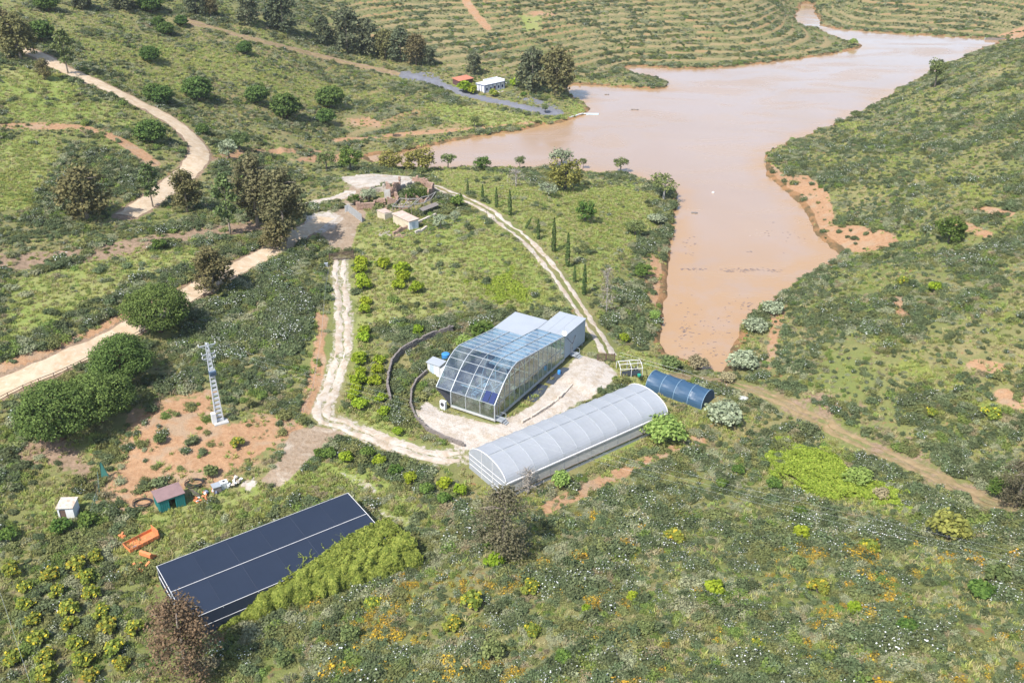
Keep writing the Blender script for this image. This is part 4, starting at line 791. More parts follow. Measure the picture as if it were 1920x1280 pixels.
# ------------------------------------------------------------------ glasshouse on stilts with clad annex
def glasshouse():
    root = empty('glasshouse', (GH_O[0], GH_O[1], GH_Z), ang(GH_U), 'glass house with curved glazed roof and pale blue metal annex on stilts', 'glasshouse')
    FL = .75; prof = [(0,3.55),(1.5,5.0),(3.0,6.4),(4.5,7.5),(6.0,8.2),(7.6,8.45)] + [(7.6+17.7*i/10, 8.45-2.8*i/10) for i in range(1, 11)]
    cols = [0, 3.0, 6.0, 9.1, 12.2]
    def zt(s): return float(np.interp(s, [p[0] for p in prof], [p[1] for p in prof]))
    def pane(p4, nrm, mat, name='pane', th=.03):
        p4 = [Vector(p) for p in p4]; c = sum(p4, Vector())/4; p4 = [c+(p-c)*(1-.05/max(.2, (p-c).length)) for p in p4]; n_ = Vector(nrm)*th
        return MB().hexa(p4 + [p+n_ for p in p4]).build(name, mat, root)
    fr = MB()
    for i in range(len(prof)-1):
        (s0, z0), (s1, z1) = prof[i], prof[i+1]; n_ = Vector((-(z1-z0), 0, s1-s0)).normalized()
        for j in range(4):
            if j == 3 and s1 > 21.3 or j == 2 and s1 > 21.3: continue
            pane([(s0,cols[j],z0),(s1,cols[j],z1),(s1,cols[j+1],z1),(s0,cols[j+1],z0)], n_, M_GLASS)
        for j in range(5):
            if j >= 3 and s1 > 21.3: continue
            wd = .15 if j in (0, 3, 4) else .08
            fr.bar((s0,cols[j],z0+.02), (s1,cols[j],z1+.02), wd, .2)
    for i, (s0, z0) in enumerate(prof):
        fr.bar((s0, 0, z0+.03), (s0, cols[4] if s0 < 21.3 else 6.0, z0+.03), .08, .12, (1,0,0))
    fr.bar((0,0,FL),(0,0,3.55),.18); fr.bar((0,9.1,FL),(0,9.1,3.55),.18)
    for t_ in (3.0, 6.0): fr.bar((0,t_,FL),(0,t_,3.5),.1)
    fr.bar((0,0,FL+.05),(0,9.1,FL+.05),.14); fr.bar((0,-.02,FL+.05),(25.3,-.02,FL+.05),.14)
    # right hand wall
    ss = [0, .8, 1.6] + [1.6+(25.3-1.6)*i/14 for i in range(1, 15)]
    for i in range(len(ss)-1):
        a, b = ss[i], ss[i+1]; zm = 3.4
        pane([(a,0,FL+.1),(b,0,FL+.1),(b,0,zm),(a,0,zm)], (0,-1,0), M_GLASS2); za, zb = zt(a)-.08, zt(b)-.08
        if za > zm+.3: pane([(a,0,zm),(b,0,zm),(b,0,zb),(a,0,za)], (0,-1,0), M_GLASS2)
        fr.bar((b,-.03,FL),(b,-.03,zt(b)-.05),.09)
    fr.bar((1.2,-.03,3.4),(25.3,-.03,3.4),.09)
    for j in range(3): pane([(0,cols[j],FL+.1),(0,cols[j+1],FL+.1),(0,cols[j+1],3.45),(0,cols[j],3.45)], (-1,0,0), M_GLASS2)
    for i in range(5):
        a, b = i*4.2, (i+1)*4.2; pane([(a,12.2,3.4),(b,12.2,3.4),(b,12.2,zt(b)-.1),(a,12.2,zt(a)-.1)], (0,1,0), M_GLASS2)
    fr.build('frame', M_ALU, root)
    MB().hexa([(0,9.12,.85),(21,9.12,.85),(21,12.2,3.15),(0,12.2,3.15),(0,9.12,1.05),(21,9.12,1.05),(21,12.2,3.4),(0,12.2,3.4)]).build('wing_soffit', M_DARK, root)
    b = MB(); b.bar((-.05,9.2,1.0),(-.05,12.1,3.3),.16); b.bar((.05,12.1,3.4),(.4,9.3,0.1),.12); b.build('strut', M_DARK, root)
    MB().box(.02,25.28,.05,9.08,.45,FL).build('floor', M_INTW, root)
    e = MB(); e.box(-.12,25.3,-.14,.03,.42,.72); e.box(-.14,.0,.05,9.15,.42,.72); e.build('floor_edge', M_CONC, root)
    for i in range(9):
        for t_ in (.2, 4.5, 8.8): MB().box(.2+i*4.1,.5+i*4.1,t_-.15,t_+.15,-.6,.42).build('stilt', M_CONC, root)
    # inside: white trusses, a gallery, benches and pots
    tr = MB()
    for s in (3.0, 7.6, 12.9, 18.2, 23.5):
        tr.bar((s,.2,3.5),(s,9.0,3.5),.16); tr.bar((s,4.5,FL),(s,4.5,zt(s)-.15),.16)
        for t_ in (1.5, 7.5): tr.bar((s,t_,3.5),(s,t_+(1.5 if t_ < 4 else -1.5),zt(s)-.2),.12)
    for t_ in (3.0, 6.0): tr.bar((2.2,t_,3.5),(21,t_,3.5),.14)
    tr.build('truss', M_INT, root)
    MB().box(12.5,20.9,4.6,9.0,3.25,3.45).build('gallery', M_INT, root)
    MB().box(20.92,21.0,6.05,9.05,FL,5.2).build('inner_wall', M_INT, root)
    rr = random.Random(5)
    for k in range(12):
        s = 1.2+k*1.7; t_ = 2.0 if k % 2 else 7.0; q = MB(); q.box(s-.7,s+.7,t_-.5,t_+.5,1.45,1.53)
        for a in (-.6,.6):
            for c in (-.4,.4): q.box(s+a-.04,s+a+.04,t_+c-.04,t_+c+.04,FL,1.45)
        q.build('bench', M_INT if k % 3 else M_INTW, root)
    SKL = [LM_GREEN, LM_WILL, LM_DKB]
    for k in range(16):
        s = 1.0+k*1.2; t_ = 1.0+(k*3.7) % 7.6; rg = np.random.default_rng(200+k); q = blob(rg, 90, (s, t_, 1.9), (.6,.6,.7+.5*(k % 3)), .22, -.6, .3, .9)
        add('potted_plant', leafy('potted_plant', [(q, 0, None)], [SKL[k % 3]], k), root)
    for k in range(2):
        MB().obox((0.72, .75+k*1.25, 4.42), 2.0, 1.1, .08, 0, 0, -.76).build('solar_panel', M_SOLAR, root)
    # annex
    def clad(s0, s1, t0, t1, z0, z1, faces):
        w_ = MB(); w_.box(s0+.06,s1-.06,t0+.06,t1-.06,z0,z1-.02)
        n_ = int((s1-s0)/.3)
        if 'R' in faces:
            for i in range(n_): x = s0+.06+i*(s1-s0-.12)/n_; w_.box(x,x+.14,t0+.0,t0+.06,z0+.05,z1-.05)
        if 'L' in faces:
            for i in range(n_): x = s0+.06+i*(s1-s0-.12)/n_; w_.box(x,x+.14,t1-.06,t1,z0+.05,z1-.05)
        if 'F' in faces:
            n2 = int((t1-t0)/.3)
            for i in range(n2): y = t0+.06+i*(t1-t0-.12)/n2; w_.box(s0,s0+.06,y,y+.14,z0+.05,z1-.05)
        return w_
    clad(25.4,34.2,0,5.9,.55,5.5,'R').build('annex_wall', M_CLAD, root); clad(21.08,29.4,6.1,13.4,.2,5.45,'LF').build('annex_wall', M_CLAD, root)
    r = MB(); r.box(25.35,34.3,-.08,5.95,5.5,5.62); r.build('annex_roof', M_CLADR, root); MB().box(21.02,29.5,6.0,13.5,5.45,5.66).build('annex_roof', M_CLADR, root)
    for t_ in (1.9, 3.9): MB().box(25.4,34.25,t_,t_+.05,5.622,5.65).build('roof_seam', M_ALU, root)
    MB().box(25.4,34.2,.1,5.8,.3,.54).build('annex_floor', M_DARK, root)
    d = MB().box(27.7,28.75,-.09,-.03,.6,2.75).build('door', M_CLADR, root); MB().box(28.5,28.62,-.16,-.09,1.55,1.65).build('handle', M_DARK, d)
    q = MB(); q.bar((26.1,-.12,4.9),(27.0,-.9,3.5),.1); q.bar((27.0,-.9,3.5),(29.6,-.12,3.9),.1); q.build('awning_bracket', M_DARK, root)
    q = MB(); q.tube([(25.6,.3,5.6),(25.6,.3,7.4)], .035, 6); q.build('mast', M_ALU, root); MB().tube([(25.6,.3,5.9),(25.45,.1,6.15)], [.1,.55], 14).build('satellite_dish', M_WHITE, root)
    def steps(s, w_):
        q = MB(); q.box(s,s+w_,-1.4,-.15,.5,.58)
        for k in range(2): q.box(s+.2,s+w_-.2,-1.75-.35*k,-1.42-.35*k,.3-.2*k,.36-.2*k)
        for a in (s+.06, s+w_-.06): q.bar((a,-1.35,-.3),(a,-1.35,1.5),.06); q.bar((a,-.2,1.5),(a,-1.35,1.5),.06)
        q.build('steps', M_STEEL, root)
    steps(.1, 1.5); steps(27.4, 1.9)
    clear_poly([GH_O+GH_U*s+GH_V*t for s in (-1,3,7,11,15,19,23,27,31,34) for t in (-1,3,7,11,13)], 2.4)
    def gl(s, t): q = GH_O+GH_U*s+GH_V*t; return (q[0], q[1], HT(*q))
    p = gl(-.9, 10.2); o = empty('heat_pump', p, ang(GH_U), 'white heat pump cabinet under the glasshouse front left overhang', 'heat pump')
    MB().box(-.3,.3,-.55,.55,.1,1.75).build('cabinet', M_WHITE, o); MB().tube([(-.305,0,1.15),(-.33,0,1.15)], .4, 14).build('fan_grille', M_DARK, o); MB().box(-.28,.28,-.5,-.3,-.2,.1).build('foot', M_DARK, o); MB().box(-.28,.28,.3,.5,-.2,.1).build('foot', M_DARK, o)
    p = G(812, 700); o = empty('utility_hut', p, ang(GH_U), 'small white hut left of the glasshouse with grey lid', 'hut')
    b = MB(); b.box(0,1.9,-1.5,1.2,-.4,2.0); b.build('wall', M_WHITE, o); b = MB(); b.hexa([(-.2,-1.7,2.0),(2.1,-1.7,2.0),(2.1,1.4,2.02),(-.2,1.4,2.02),(-.2,-1.7,2.08),(2.1,-1.7,2.15),(2.1,1.4,2.3),(-.2,1.4,2.15)]); b.build('roof', M_CLADR, o); MB().box(-.03,0,-.2,.7,-.1,1.75).build('door', M_CLAD, o); MB().box(.2,1.4,-2.3,-1.51,-.4,1.5).build('side_cabinet', M_WHITE, o)
    clear_poly([p], 2.5)
    p = G(836, 676); o = MB().tube([(0,0,-.1),(0,0,1.5),(0,0,1.62)], [.75,.78,.55], 16).build('water_tank', M_BLUE, None, p); tag(o, 'bright blue plastic tank behind the glasshouse left corner', 'tank')
    p = gl(20.6, -1.5); o = MB().tube([(0,0,-.05),(0,0,.25),(0,0,.65),(0,0,.9)], [.27,.32,.32,.26], 14).build('barrel', M_BLUE, None, p); tag(o, 'small blue barrel by the glasshouse side wall', 'barrel')
glasshouse()
for k, (line, wd, lb) in enumerate([([(992,752),(1004,742),(1012,732),(1018,722)],2.3,'wider black ground sheet strip beside the glasshouse, near end'),([(1030,720),(1045,705),(1062,690)],1.8,'narrow black ground sheet strip beside the glasshouse, far end')]):
    o = ribbon('ground_sheet', catmull(gw(line), 6), wd, M_TARP, .12, lb, jit=.4); o['category'] = 'ground sheet'; del o['kind']

# ------------------------------------------------------------------ polytunnel
def arch(w_, h0, rise, n):
    return [(w_/2-w_/2*math.cos(math.pi*i/n), h0+rise*math.sin(math.pi*i/n)) for i in range(n+1)]
def polytunnel():
    L, W_, H0, RI, NB = 34.6, 10.2, 2.9, 2.5, 12
    root = empty('polytunnel', (PT_O[0], PT_O[1], PT_Z), ang(PT_U), 'long white film polytunnel with hoops and roll up sides', 'polytunnel')
    pr = arch(W_, H0, RI, 20)
    for b in range(NB):
        x0, x1 = L*b/NB, L*(b+1)/NB; mb = MB(); k = 4
        for i in range(20):
            for j in range(k):
                xa, xb = x0+(x1-x0)*j/k, x0+(x1-x0)*(j+1)/k
                sag = lambda x: -.07*math.sin(math.pi*(x-x0)/(x1-x0))
                mb.quad((xa,pr[i][0],pr[i][1]+sag(xa)),(xb,pr[i][0],pr[i][1]+sag(xb)),(xb,pr[i+1][0],pr[i+1][1]+sag(xb)),(xa,pr[i+1][0],pr[i+1][1]+sag(xa)))
        mb.build('roof_film', M_FILM, root, smooth=True)
    for b in range(NB+1):
        x = L*b/NB; th = .075 if b in (0, NB) else .05
        h = MB().tube([(x,p[0],p[1]+.04) for p in pr], th, 6).build('hoop', M_ALU if b not in (0, NB) else M_PIPE, root)
        for y in (0, W_): MB().tube([(x,y,-.4),(x,y,H0)], .06, 6).build('post', M_ALU, root)
    for y, s in ((0,-1),(W_,1)):
        MB().box(0,L,y-.16,y+.16,H0-.12,H0+.1).build('gutter', M_PIPE, root)
        MB().box(0,L,y-.02,y+.02,1.0,H0-.14).build('side_film', M_FILM2, root)
        MB().tube([(0,y+s*.09,.95),(L,y+s*.09,.95)], .07, 6).build('roller', M_COPING, root); MB().box(0,L,y-.015,y+.015,-.3,.5).build('skirt', M_FILM, root)
    for x in (-.01, L+.01):
        MB().prism([(0,0)], 0, 0) if False else None
        mb = MB(); kk = len(pr)
        for i in range(kk-1): mb.quad((x,pr[i][0],-.3),(x,pr[i+1][0],-.3),(x,pr[i+1][0],pr[i+1][1]),(x,pr[i][0],pr[i][1]))
        mb.build('end_film', M_FILM, root)
        for z in (1.0, 2.0, 2.9): MB().box(x-.05,x+.05,.05,W_-.05,z,z+.08).build('end_rail', M_PIPE, root)
        for y in (3.6, 6.6): MB().box(x-.05,x+.05,y,y+.08,-.3,H0+RI*.9).build('end_post', M_PIPE, root)
    MB().tube([(0,W_/2,H0+RI+.02),(L,W_/2,H0+RI+.02)], .04, 6).build('ridge_rail', M_ALU, root)
    for y in (1.4, 4.1, 6.9):
        MB().box(1,L-1,y,y+1.2,-.1,.5).build('plant_bed', simple('damp_soil', (.12,.10,.07), .95), root)
    clear_poly([PT_O+PT_U*s+PT_V*t for s in np.arange(-1, 36, 3) for t in (0,3,6,9)], 2.2)
polytunnel()
def blue_tunnel():
    L, W_, H, NB = 11.7, 5.0, 2.75, 4
    root = empty('shade_tunnel', (BT_O[0], BT_O[1], BT_Z), ang(BT_U), 'low blue shade net tunnel beside the pond dam', 'shade tunnel'); pr = arch(W_, .35, H-.35, 16); rg = np.random.default_rng(3)
    for b in range(NB):
        x0, x1 = L*b/NB, L*(b+1)/NB; mb = MB(); k = 6
        nz = lambda x, i: -.10*math.sin(math.pi*(x-x0)/(x1-x0))*(1 if 2 < i < 14 else .3)+.05*math.sin(i*2.3+x*1.7)
        for i in range(16):
            for j in range(k):
                xa, xb = x0+(x1-x0)*j/k, x0+(x1-x0)*(j+1)/k
                mb.quad((xa,pr[i][0],pr[i][1]+nz(xa,i)),(xb,pr[i][0],pr[i][1]+nz(xb,i)),(xb,pr[i+1][0],pr[i+1][1]+nz(xb,i+1)),(xa,pr[i+1][0],pr[i+1][1]+nz(xa,i+1)))
        for y in (0, W_): mb.quad((x0,y,-.3),(x1,y,-.3),(x1,y,.36),(x0,y,.36))
        mb.build('net', M_BLUENET, root, smooth=True)
    for b in range(NB+1): MB().tube([(L*b/NB,0,-.3)]+[(L*b/NB,p[0],p[1]+.06) for p in pr]+[(L*b/NB,W_,-.3)], .05, 6).build('hoop', simple('blue_grey_tube', (.22,.33,.42), .6), root)
    for x in (.01, L-.01):
        mb = MB()
        for i in range(16): mb.quad((x,pr[i][0],-.3),(x,pr[i+1][0],-.3),(x,pr[i+1][0],pr[i+1][1]),(x,pr[i][0],pr[i][1]))
        mb.build('end_net', M_BLUENET, root)
    clear_poly([BT_O+BT_U*s+BT_V*t for s in (0,3,6,9,12) for t in (0,2.5,5)], 2)
blue_tunnel()
def shade_house():
    L, W_, H = 28.9, 12.6, 3.2
    root = empty('shade_house', (SH_O[0], SH_O[1], SH_Z), ang(SH_U), 'flat roofed black shade net house with white ridge cable', 'shade house')
    rg = np.random.default_rng(8)
    for j in range(2):
        y0, y1 = -W_*j/2, -W_*(j+1)/2
        for i in range(6):
            x0, x1 = L*i/6, L*(i+1)/6; mb = MB(); n_ = 5
            zf = lambda x, y: H + .1*(1-abs(y+W_/2)/(W_/2)) - .09*math.sin(math.pi*(x-x0)/(x1-x0))*math.sin(math.pi*(y-y0)/(y1-y0))
            for a in range(n_):
                for c in range(n_):
                    q = [(x0+(x1-x0)*u/n_, y0+(y1-y0)*v_/n_) for u, v_ in ((a,c),(a,c+1),(a+1,c+1),(a+1,c))]; mb.quad(*[(x, y, zf(x, y)) for x, y in q])
            mb.build('net_panel', M_BLACKNET, root, smooth=True)
            if i: MB().tube([(x0,y0,H+.04+(.1 if j else 0)),(x0,y1,H+.04+(0 if j else .1))], .012 if i % 2 else .02, 5).build('seam', simple('grey_cord', (.06,.07,.1), .7), root)
    for y, z, r in ((0,H,.03),(-W_/2,H+.12,.04),(-W_,H,.04),(-W_-.35,H-1.6,.035)): MB().tube([(0,y,z+.03),(L,y,z+.03)], r, 6).build('cable', M_PIPE, root)
    for x in (0, L): MB().tube([(x,0,H+.03),(x,-W_/2,H+.13),(x,-W_,H+.03)], .045, 6).build('edge_bar', M_PIPE, root)
    MB().tube([(0,-W_-.35,H-1.57),(0,-.3,H-1.57)], .05, 6).build('edge_bar', M_PIPE, root)
    m = MB(); m.quad((.02,0,-.3),(.02,-W_,-.3),(.02,-W_,H-.05),(.02,0,H-.05)); m.build('side_net', M_BLACKNET, root)
    m = MB(); m.quad((L,0,-.3),(L,-W_,-.3),(L,-W_,H-.05),(L,0,H-.05)); m.build('side_net', M_BLACKNET, root)
    m = MB(); m.quad((0,-W_,H-.05),(L,-W_,H-.05),(L,-W_-.35,H-1.6),(0,-W_-.35,H-1.6)); m.quad((0,-W_-.35,H-1.6),(L,-W_-.35,H-1.6),(L,-W_-.5,-.3),(0,-W_-.5,-.3)); m.build('side_net', M_BLACKNET, root)
    m = MB(); m.quad((0,.02,-.3),(L,.02,-.3),(L,.02,H-.05),(0,.02,H-.05)); m.build('side_net', M_BLACKNET, root)
    for i in range(7):
        for y in (0, -W_/2, -W_): MB().tube([(L*i/6+(.06 if i == 0 else -.06 if i == 6 else 0),y+(-.08 if y == 0 else .08 if y < -7 else 0),-.4),(L*i/6,y,H-.08)], .06, 6).build('post', M_STEEL, root)
    clear_poly([SH_O+SH_U*s+SH_V*t for s in np.arange(0, 30, 3) for t in (0,3,6,9,12)], 2.2)
shade_house()

# ------------------------------------------------------------------ sheds and junk, lower left
def green_shed():
    a = G(301, 962); b = G(349, 947); u = (b-a)[:2]; L = 3.9; o = empty('tool_shed', (a[0], a[1], min(a[2], b[2])), ang(u), 'teal corrugated metal shed with faded red roof and open door', 'shed')
    def wallx(x0, x1, y, ny):
        m = MB(); m.box(x0,x1,min(y,y+ny*.04),max(y,y+ny*.04),-.3,2.35); n_ = int((x1-x0)/.28)
        for i in range(n_): x = x0+(i+.25)*(x1-x0)/n_; m.box(x,x+.13,min(y,y-ny*.06),max(y,y-ny*.06),-.25,2.33)
        return m
    wallx(0,1.55,0,1).build('front_panel', M_TEAL, o); wallx(2.45,L,0,1).build('front_panel', M_TEAL, o); MB().box(1.55,2.45,0,.04,2.0,2.35).build('lintel', M_TEAL, o); wallx(0,L,2.8,-1).build('back_wall', M_TEAL, o)
    for x in (0, L-.04):
        m = MB(); m.box(x,x+.04,.05,2.75,-.3,2.35)
        for i in range(9): y = .1+i*.3; m.box(x-.05 if x == 0 else x+.04, x if x == 0 else x+.09, y, y+.14, -.25, 2.3)
        m.build('side_wall', M_TEAL, o)
    m = MB(); m.hexa([(-.15,-.2,2.36),(L+.15,-.2,2.36),(L+.15,3.0,2.5),(-.15,3.0,2.5),(-.15,-.2,2.43),(L+.15,-.2,2.43),(L+.15,3.0,2.58),(-.15,3.0,2.58)]); m.build('roof', M_RUSTR, o)
    MB().box(0.1,L-.1,.1,2.7,-.2,.02).build('floor', M_DARK, o); clear_poly([(a+(b-a)*k)[:2] + np.array([-u[1],u[0]])/np.linalg.norm(u)*d for k in (0,.5,1) for d in (-.6,1.4,2.8)], 1.3)
green_shed()
def white_hut():
    a = G(111, 972); b = G(140, 974); u = (b-a)[:2]; o = empty('white_hut', (a[0], a[1], min(a[2], b[2])-.05), ang(u)+.1, 'small white hut with rusty flat roof and dark doorway', 'hut'); L = 2.3
    m = MB(); m.box(0,.25,0,.08,-.3,2.1); m.box(1.15,L,0,.08,-.3,2.1); m.box(.25,1.15,0,.08,1.8,2.1); m.build('front_wall', M_WHITE, o)
    for x in (0, L-.08): MB().box(x,x+.08,.08,2.2,-.3,2.15).build('side_wall', M_WHITE, o)
    MB().box(0,L,2.2,2.28,-.3,2.2).build('back_wall', M_WHITE, o); m = MB(); m.hexa([(-.12,-.2,2.12),(L+.12,-.2,2.12),(L+.12,2.45,2.22),(-.12,2.45,2.22),(-.12,-.2,2.19),(L+.12,-.2,2.19),(L+.12,2.45,2.31),(-.12,2.45,2.31)]); m.build('roof', M_RUSTW, o)
    MB().box(.27,1.13,.1,.14,-.2,1.8).build('door', M_WOOD, o); clear_poly([a[:2]+u/np.linalg.norm(u)*1.1+np.array([0,1])], 1.7)
white_hut()
def junk():
    p = G(266, 1018); rz = ang((G(300,1000)-G(255,1022))[:2]); o = empty('tipper_body', p, rz, 'rusty orange tipper body lying in the grass', 'tipper body')
    L, W_ = 4.6, 2.2; MB().box(-L/2,L/2,-W_/2,W_/2,.25,.33).build('floor', M_ORANGE, o)
    for y in (-W_/2, W_/2-.06): MB().box(-L/2,L/2,y,y+.06,.33,.82).build('side_board', M_ORANGE, o)
    MB().box(-L/2,-L/2+.06,-W_/2+.07,W_/2-.07,.33,.8).build('tail_board', M_ORANGE, o); MB().box(L/2-.08,L/2,-W_/2+.07,W_/2-.07,.33,1.5).build('head_board', M_ORANGE, o)
    for i in range(6): MB().box(-L/2+.35+i*.78,-L/2+.43+i*.78,-W_/2-.05,-W_/2,.3,.82).build('rib', M_ORANGE, o)
    for y in (-.6,.6): MB().box(-L/2+.2,L/2-.2,y-.08,y+.08,-.1,.25).build('chassis_rail', M_ORANGE, o)
    clear_poly([p[:2]+np.array([math.cos(rz), math.sin(rz)])*k for k in (-2,0,2)], 2.2)
    p = G(284, 1038); o = empty('loader_bucket', p, rz+1.9, 'orange loader bucket lying below the tipper body', 'bucket')
    m = MB(); pr = [(0,.05),(.9,.1),(1.25,.45),(1.2,.95),(.85,1.05)]
    for i in range(4): m.hexa([(-1,pr[i][0],pr[i][1]),(1,pr[i][0],pr[i][1]),(1,pr[i+1][0],pr[i+1][1]),(-1,pr[i+1][0],pr[i+1][1]),(-1,pr[i][0],pr[i][1]+.06),(1,pr[i][0],pr[i][1]+.06),(1,pr[i+1][0],pr[i+1][1]+.06),(-1,pr[i+1][0],pr[i+1][1]+.06)])
    m.build('shell', M_ORANGE, o)
    for x in (-1.03, 1.0):
        m = MB(); m.prism([(0,0)], 0, 0) if False else None
        m.hexa([(x,0,.05),(x+.04,0,.05),(x+.04,1.25,.4),(x,1.25,.4),(x,.1,.3),(x+.04,.1,.3),(x+.04,1.0,1.05),(x,1.0,1.05)]); m.build('cheek', M_ORANGE, o)
    clear_poly([p[:2]], 1.6)
    rr = random.Random(4)
    def scrap(px, py, n_, sz, mats, name, lb, cat):
        p = G(px, py); o = empty(name, p, rr.uniform(0, 6), lb, cat)
        for i in range(n_):
            x, y = rr.uniform(-sz, sz), rr.uniform(-sz*.7, sz*.7); MB().obox((x, y, .2+rr.uniform(0,.35)), rr.uniform(.25,.9), rr.uniform(.15,.5), rr.uniform(.08,.4), rr.uniform(0,3), rr.uniform(-.5,.5), rr.uniform(-.5,.5)).build('piece', rr.choice(mats), o)
        clear_poly([p[:2]], sz)
    scrap(268,1060,9,1.5,[M_ORANGE],'scrap_heap','heap of orange scrap metal beside the black shade house corner','scrap')
    scrap(258,1030,4,.8,[M_ORANGE,M_COPING],'scrap_heap','few orange scrap pieces left of the loader bucket','scrap')
    scrap(228,1008,3,.5,[M_ORANGE],'scrap_heap','small orange scrap left of the tipper body','scrap')
    scrap(378,938,8,.9,[M_ORANGE,M_ORANGE,M_WHITE],'junk_heap','orange and white junk heap right of the teal shed','junk')
    scrap(394,926,10,1.0,[M_ORANGE,M_WHITE,M_WHITE,M_BLUETR],'junk_heap','white and orange junk heap in front of the grey tank','junk')
    scrap(437,905,10,1.3,[M_WHITE,M_RUBBLE],'rubble_heap','bright white rubble heap right of the white tank','rubble')
    p = G(407, 921); o = empty('tank_crate', p, .55, 'grey lidded tank left of the white one', 'tank'); MB().box(-.6,.6,-.6,.6,-.2,1.15).build('body', M_COPING, o); MB().box(-.68,.68,-.68,.68,1.15,1.27).build('lid', M_STEEL, o)
    clear_poly([p[:2]], 1.3)
    p = G(421, 914); o = empty('water_tank', p, .55, 'white cubic water tank beside the grey one', 'tank'); MB().box(-.58,.58,-.5,.5,-.1,1.2).build('body', M_WHITE, o); MB().tube([(0,0,1.2),(0,0,1.3)], .2, 12).build('cap', M_DARK, o)
    for i in range(4): MB().box(-.5+i*.3,-.46+i*.3,-.54,-.5,0,1.2).build('cage_bar', M_STEEL, o)
    clear_poly([p[:2]], 1.2)
    for px, py, lb in ((365,908,'coil of black pipe behind the teal shed'),(268,945,'coil of black pipe left of the teal shed')):
        p = G(px, py); m = MB()
        for k in range(5): r = .95+.12*(k % 3); m.tube([(r*math.cos(a)*1.3, r*math.sin(a), .1+.11*k+.15*math.sin(a+k)) for a in np.linspace(0, 6.1, 22)], .05, 5)
        tag(m.build('pipe_coil', M_RUB, None, p), lb, 'pipe')
    p = G(336+20, 930); m = MB()
    for k in range(4): m.bar((k*.18, 0, 1.6-.1*k), (1.2+k*.2, .1, -.1), .09, .03)
    o = m.build('planks', M_WOODG, None, p); tag(o, 'grey planks leaning on the teal shed right side', 'planks')
junk()

# ------------------------------------------------------------------ power pole and wires
def pylon():
    p = G(412, 789); o = empty('power_pole', p, .5, 'white concrete power pole with blue transformer and lattice arms', 'power pole'); H = 15.0
    wz = lambda z: .62-.40*z/H
    for s in (-1, 1): m = MB(); m.hexa([(s*wz(0)-.09,-.22,-.5),(s*wz(0)+.09,-.22,-.5),(s*wz(0)+.09,.22,-.5),(s*wz(0)-.09,.22,-.5),(s*wz(H)-.05,-.1,H),(s*wz(H)+.05,-.1,H),(s*wz(H)+.05,.1,H),(s*wz(H)-.05,.1,H)]); m.build('flange', M_CONC_W, o)
    for i in range(18): z = .15+i*.83; MB().box(-wz(z)+.08,wz(z)-.08,-.16+.005*i,.16-.005*i,z,z+.42).build('web', M_CONC_W, o)
    MB().box(-1.25,-.5,-.42,.32,-.2,1.9).build('meter_cabinet', M_WHITE, o); MB().box(-1.1,1.3,-1.1,.9,-.4,.06).build('base_slab', M_CONC, o)
    t_ = MB().box(-.5,.6,-.95,-.24,9.3,10.1).build('transformer', simple('transformer_blue', (.10,.15,.22), .5, .2, .2), o)
    for i in range(5): MB().tube([(-.4+i*.22,-.6,10.1),(-.4+i*.22,-.6,10.55)], [.07,.03], 6).build('bushing', M_WHITE, t_)
    for i in range(6): MB().box(-.42+i*.18,-.38+i*.18,-1.06,-.95,9.4,10.0).build('fin', simple('transformer_blue', (.05,.09,.17)), t_)
    for z, w_ in ((14.6,1.35),(13.0,1.05),(12.2,1.05)):
        a = MB(); a.bar((-w_,0,z),(w_,0,z),.14,.14); a.bar((-w_,.0,z),(0,0,z-.7),.06); a.bar((w_,0,z),(0,0,z-.7),.06)
        if z > 14: a.bar((0,-w_,z-.1),(0,w_,z-.1),.1,.12)
        arm = a.build('cross_arm', M_CLADR, o)
        for x in (-w_,0,w_): MB().tube([(x,0,z+.08),(x,0,z+.3),(x,0,z+.5)], [.08,.1,.04], 8).build('insulator', M_WHITE, arm)
    clear_poly([p[:2]], 1.8); return p
M_CONC_W = simple('pale_concrete', (.50,.51,.52), .8, 0, .15)
pp = pylon()
def on_ray(px, py, dp): d = ray(px, py); return np.array([d[0]*dp, d[1]*dp, CAM_H+d[2]*dp])
def wire(a, b, sag, r, label):
    pts = []
    for i in range(41):
        t = i/40; q = a+(b-a)*t; pts.append((q[0], q[1], q[2]-4*sag*t*(1-t)))
    return tag(MB().tube(pts, r, 5).build('overhead_wire', M_STEEL), label, 'wire')
far_pole = on_ray(2330, 1140, 104); gz = HT(far_pole[0], far_pole[1])
o = empty('power_pole', (far_pole[0], far_pole[1], gz), .3, 'plain concrete power pole right of the frame', 'power pole'); MB().tube([(0,0,-.5),(0,0,far_pole[2]-gz+.3)], [.22,.13], 8).build('shaft', M_CONC_W, o); MB().box(-1.5,1.5,-.06,.06,far_pole[2]-gz-.1,far_pole[2]-gz+.05).build('cross_arm', M_STEEL, o)
for k, nm in ((-1,'lowest'),(0,'middle'),(1,'highest')): wire(np.array([pp[0]+k*1.2, pp[1]+k*.7, pp[2]+14.7]), far_pole+np.array([k*1.2, k*.9, 0]), 2.0, .005, '%s overhead wire crossing the lower right slope' % nm)
wire(on_ray(-70, 900, 135), on_ray(130, 1500, 88), .6, .012, 'overhead wire crossing the bottom left corner')

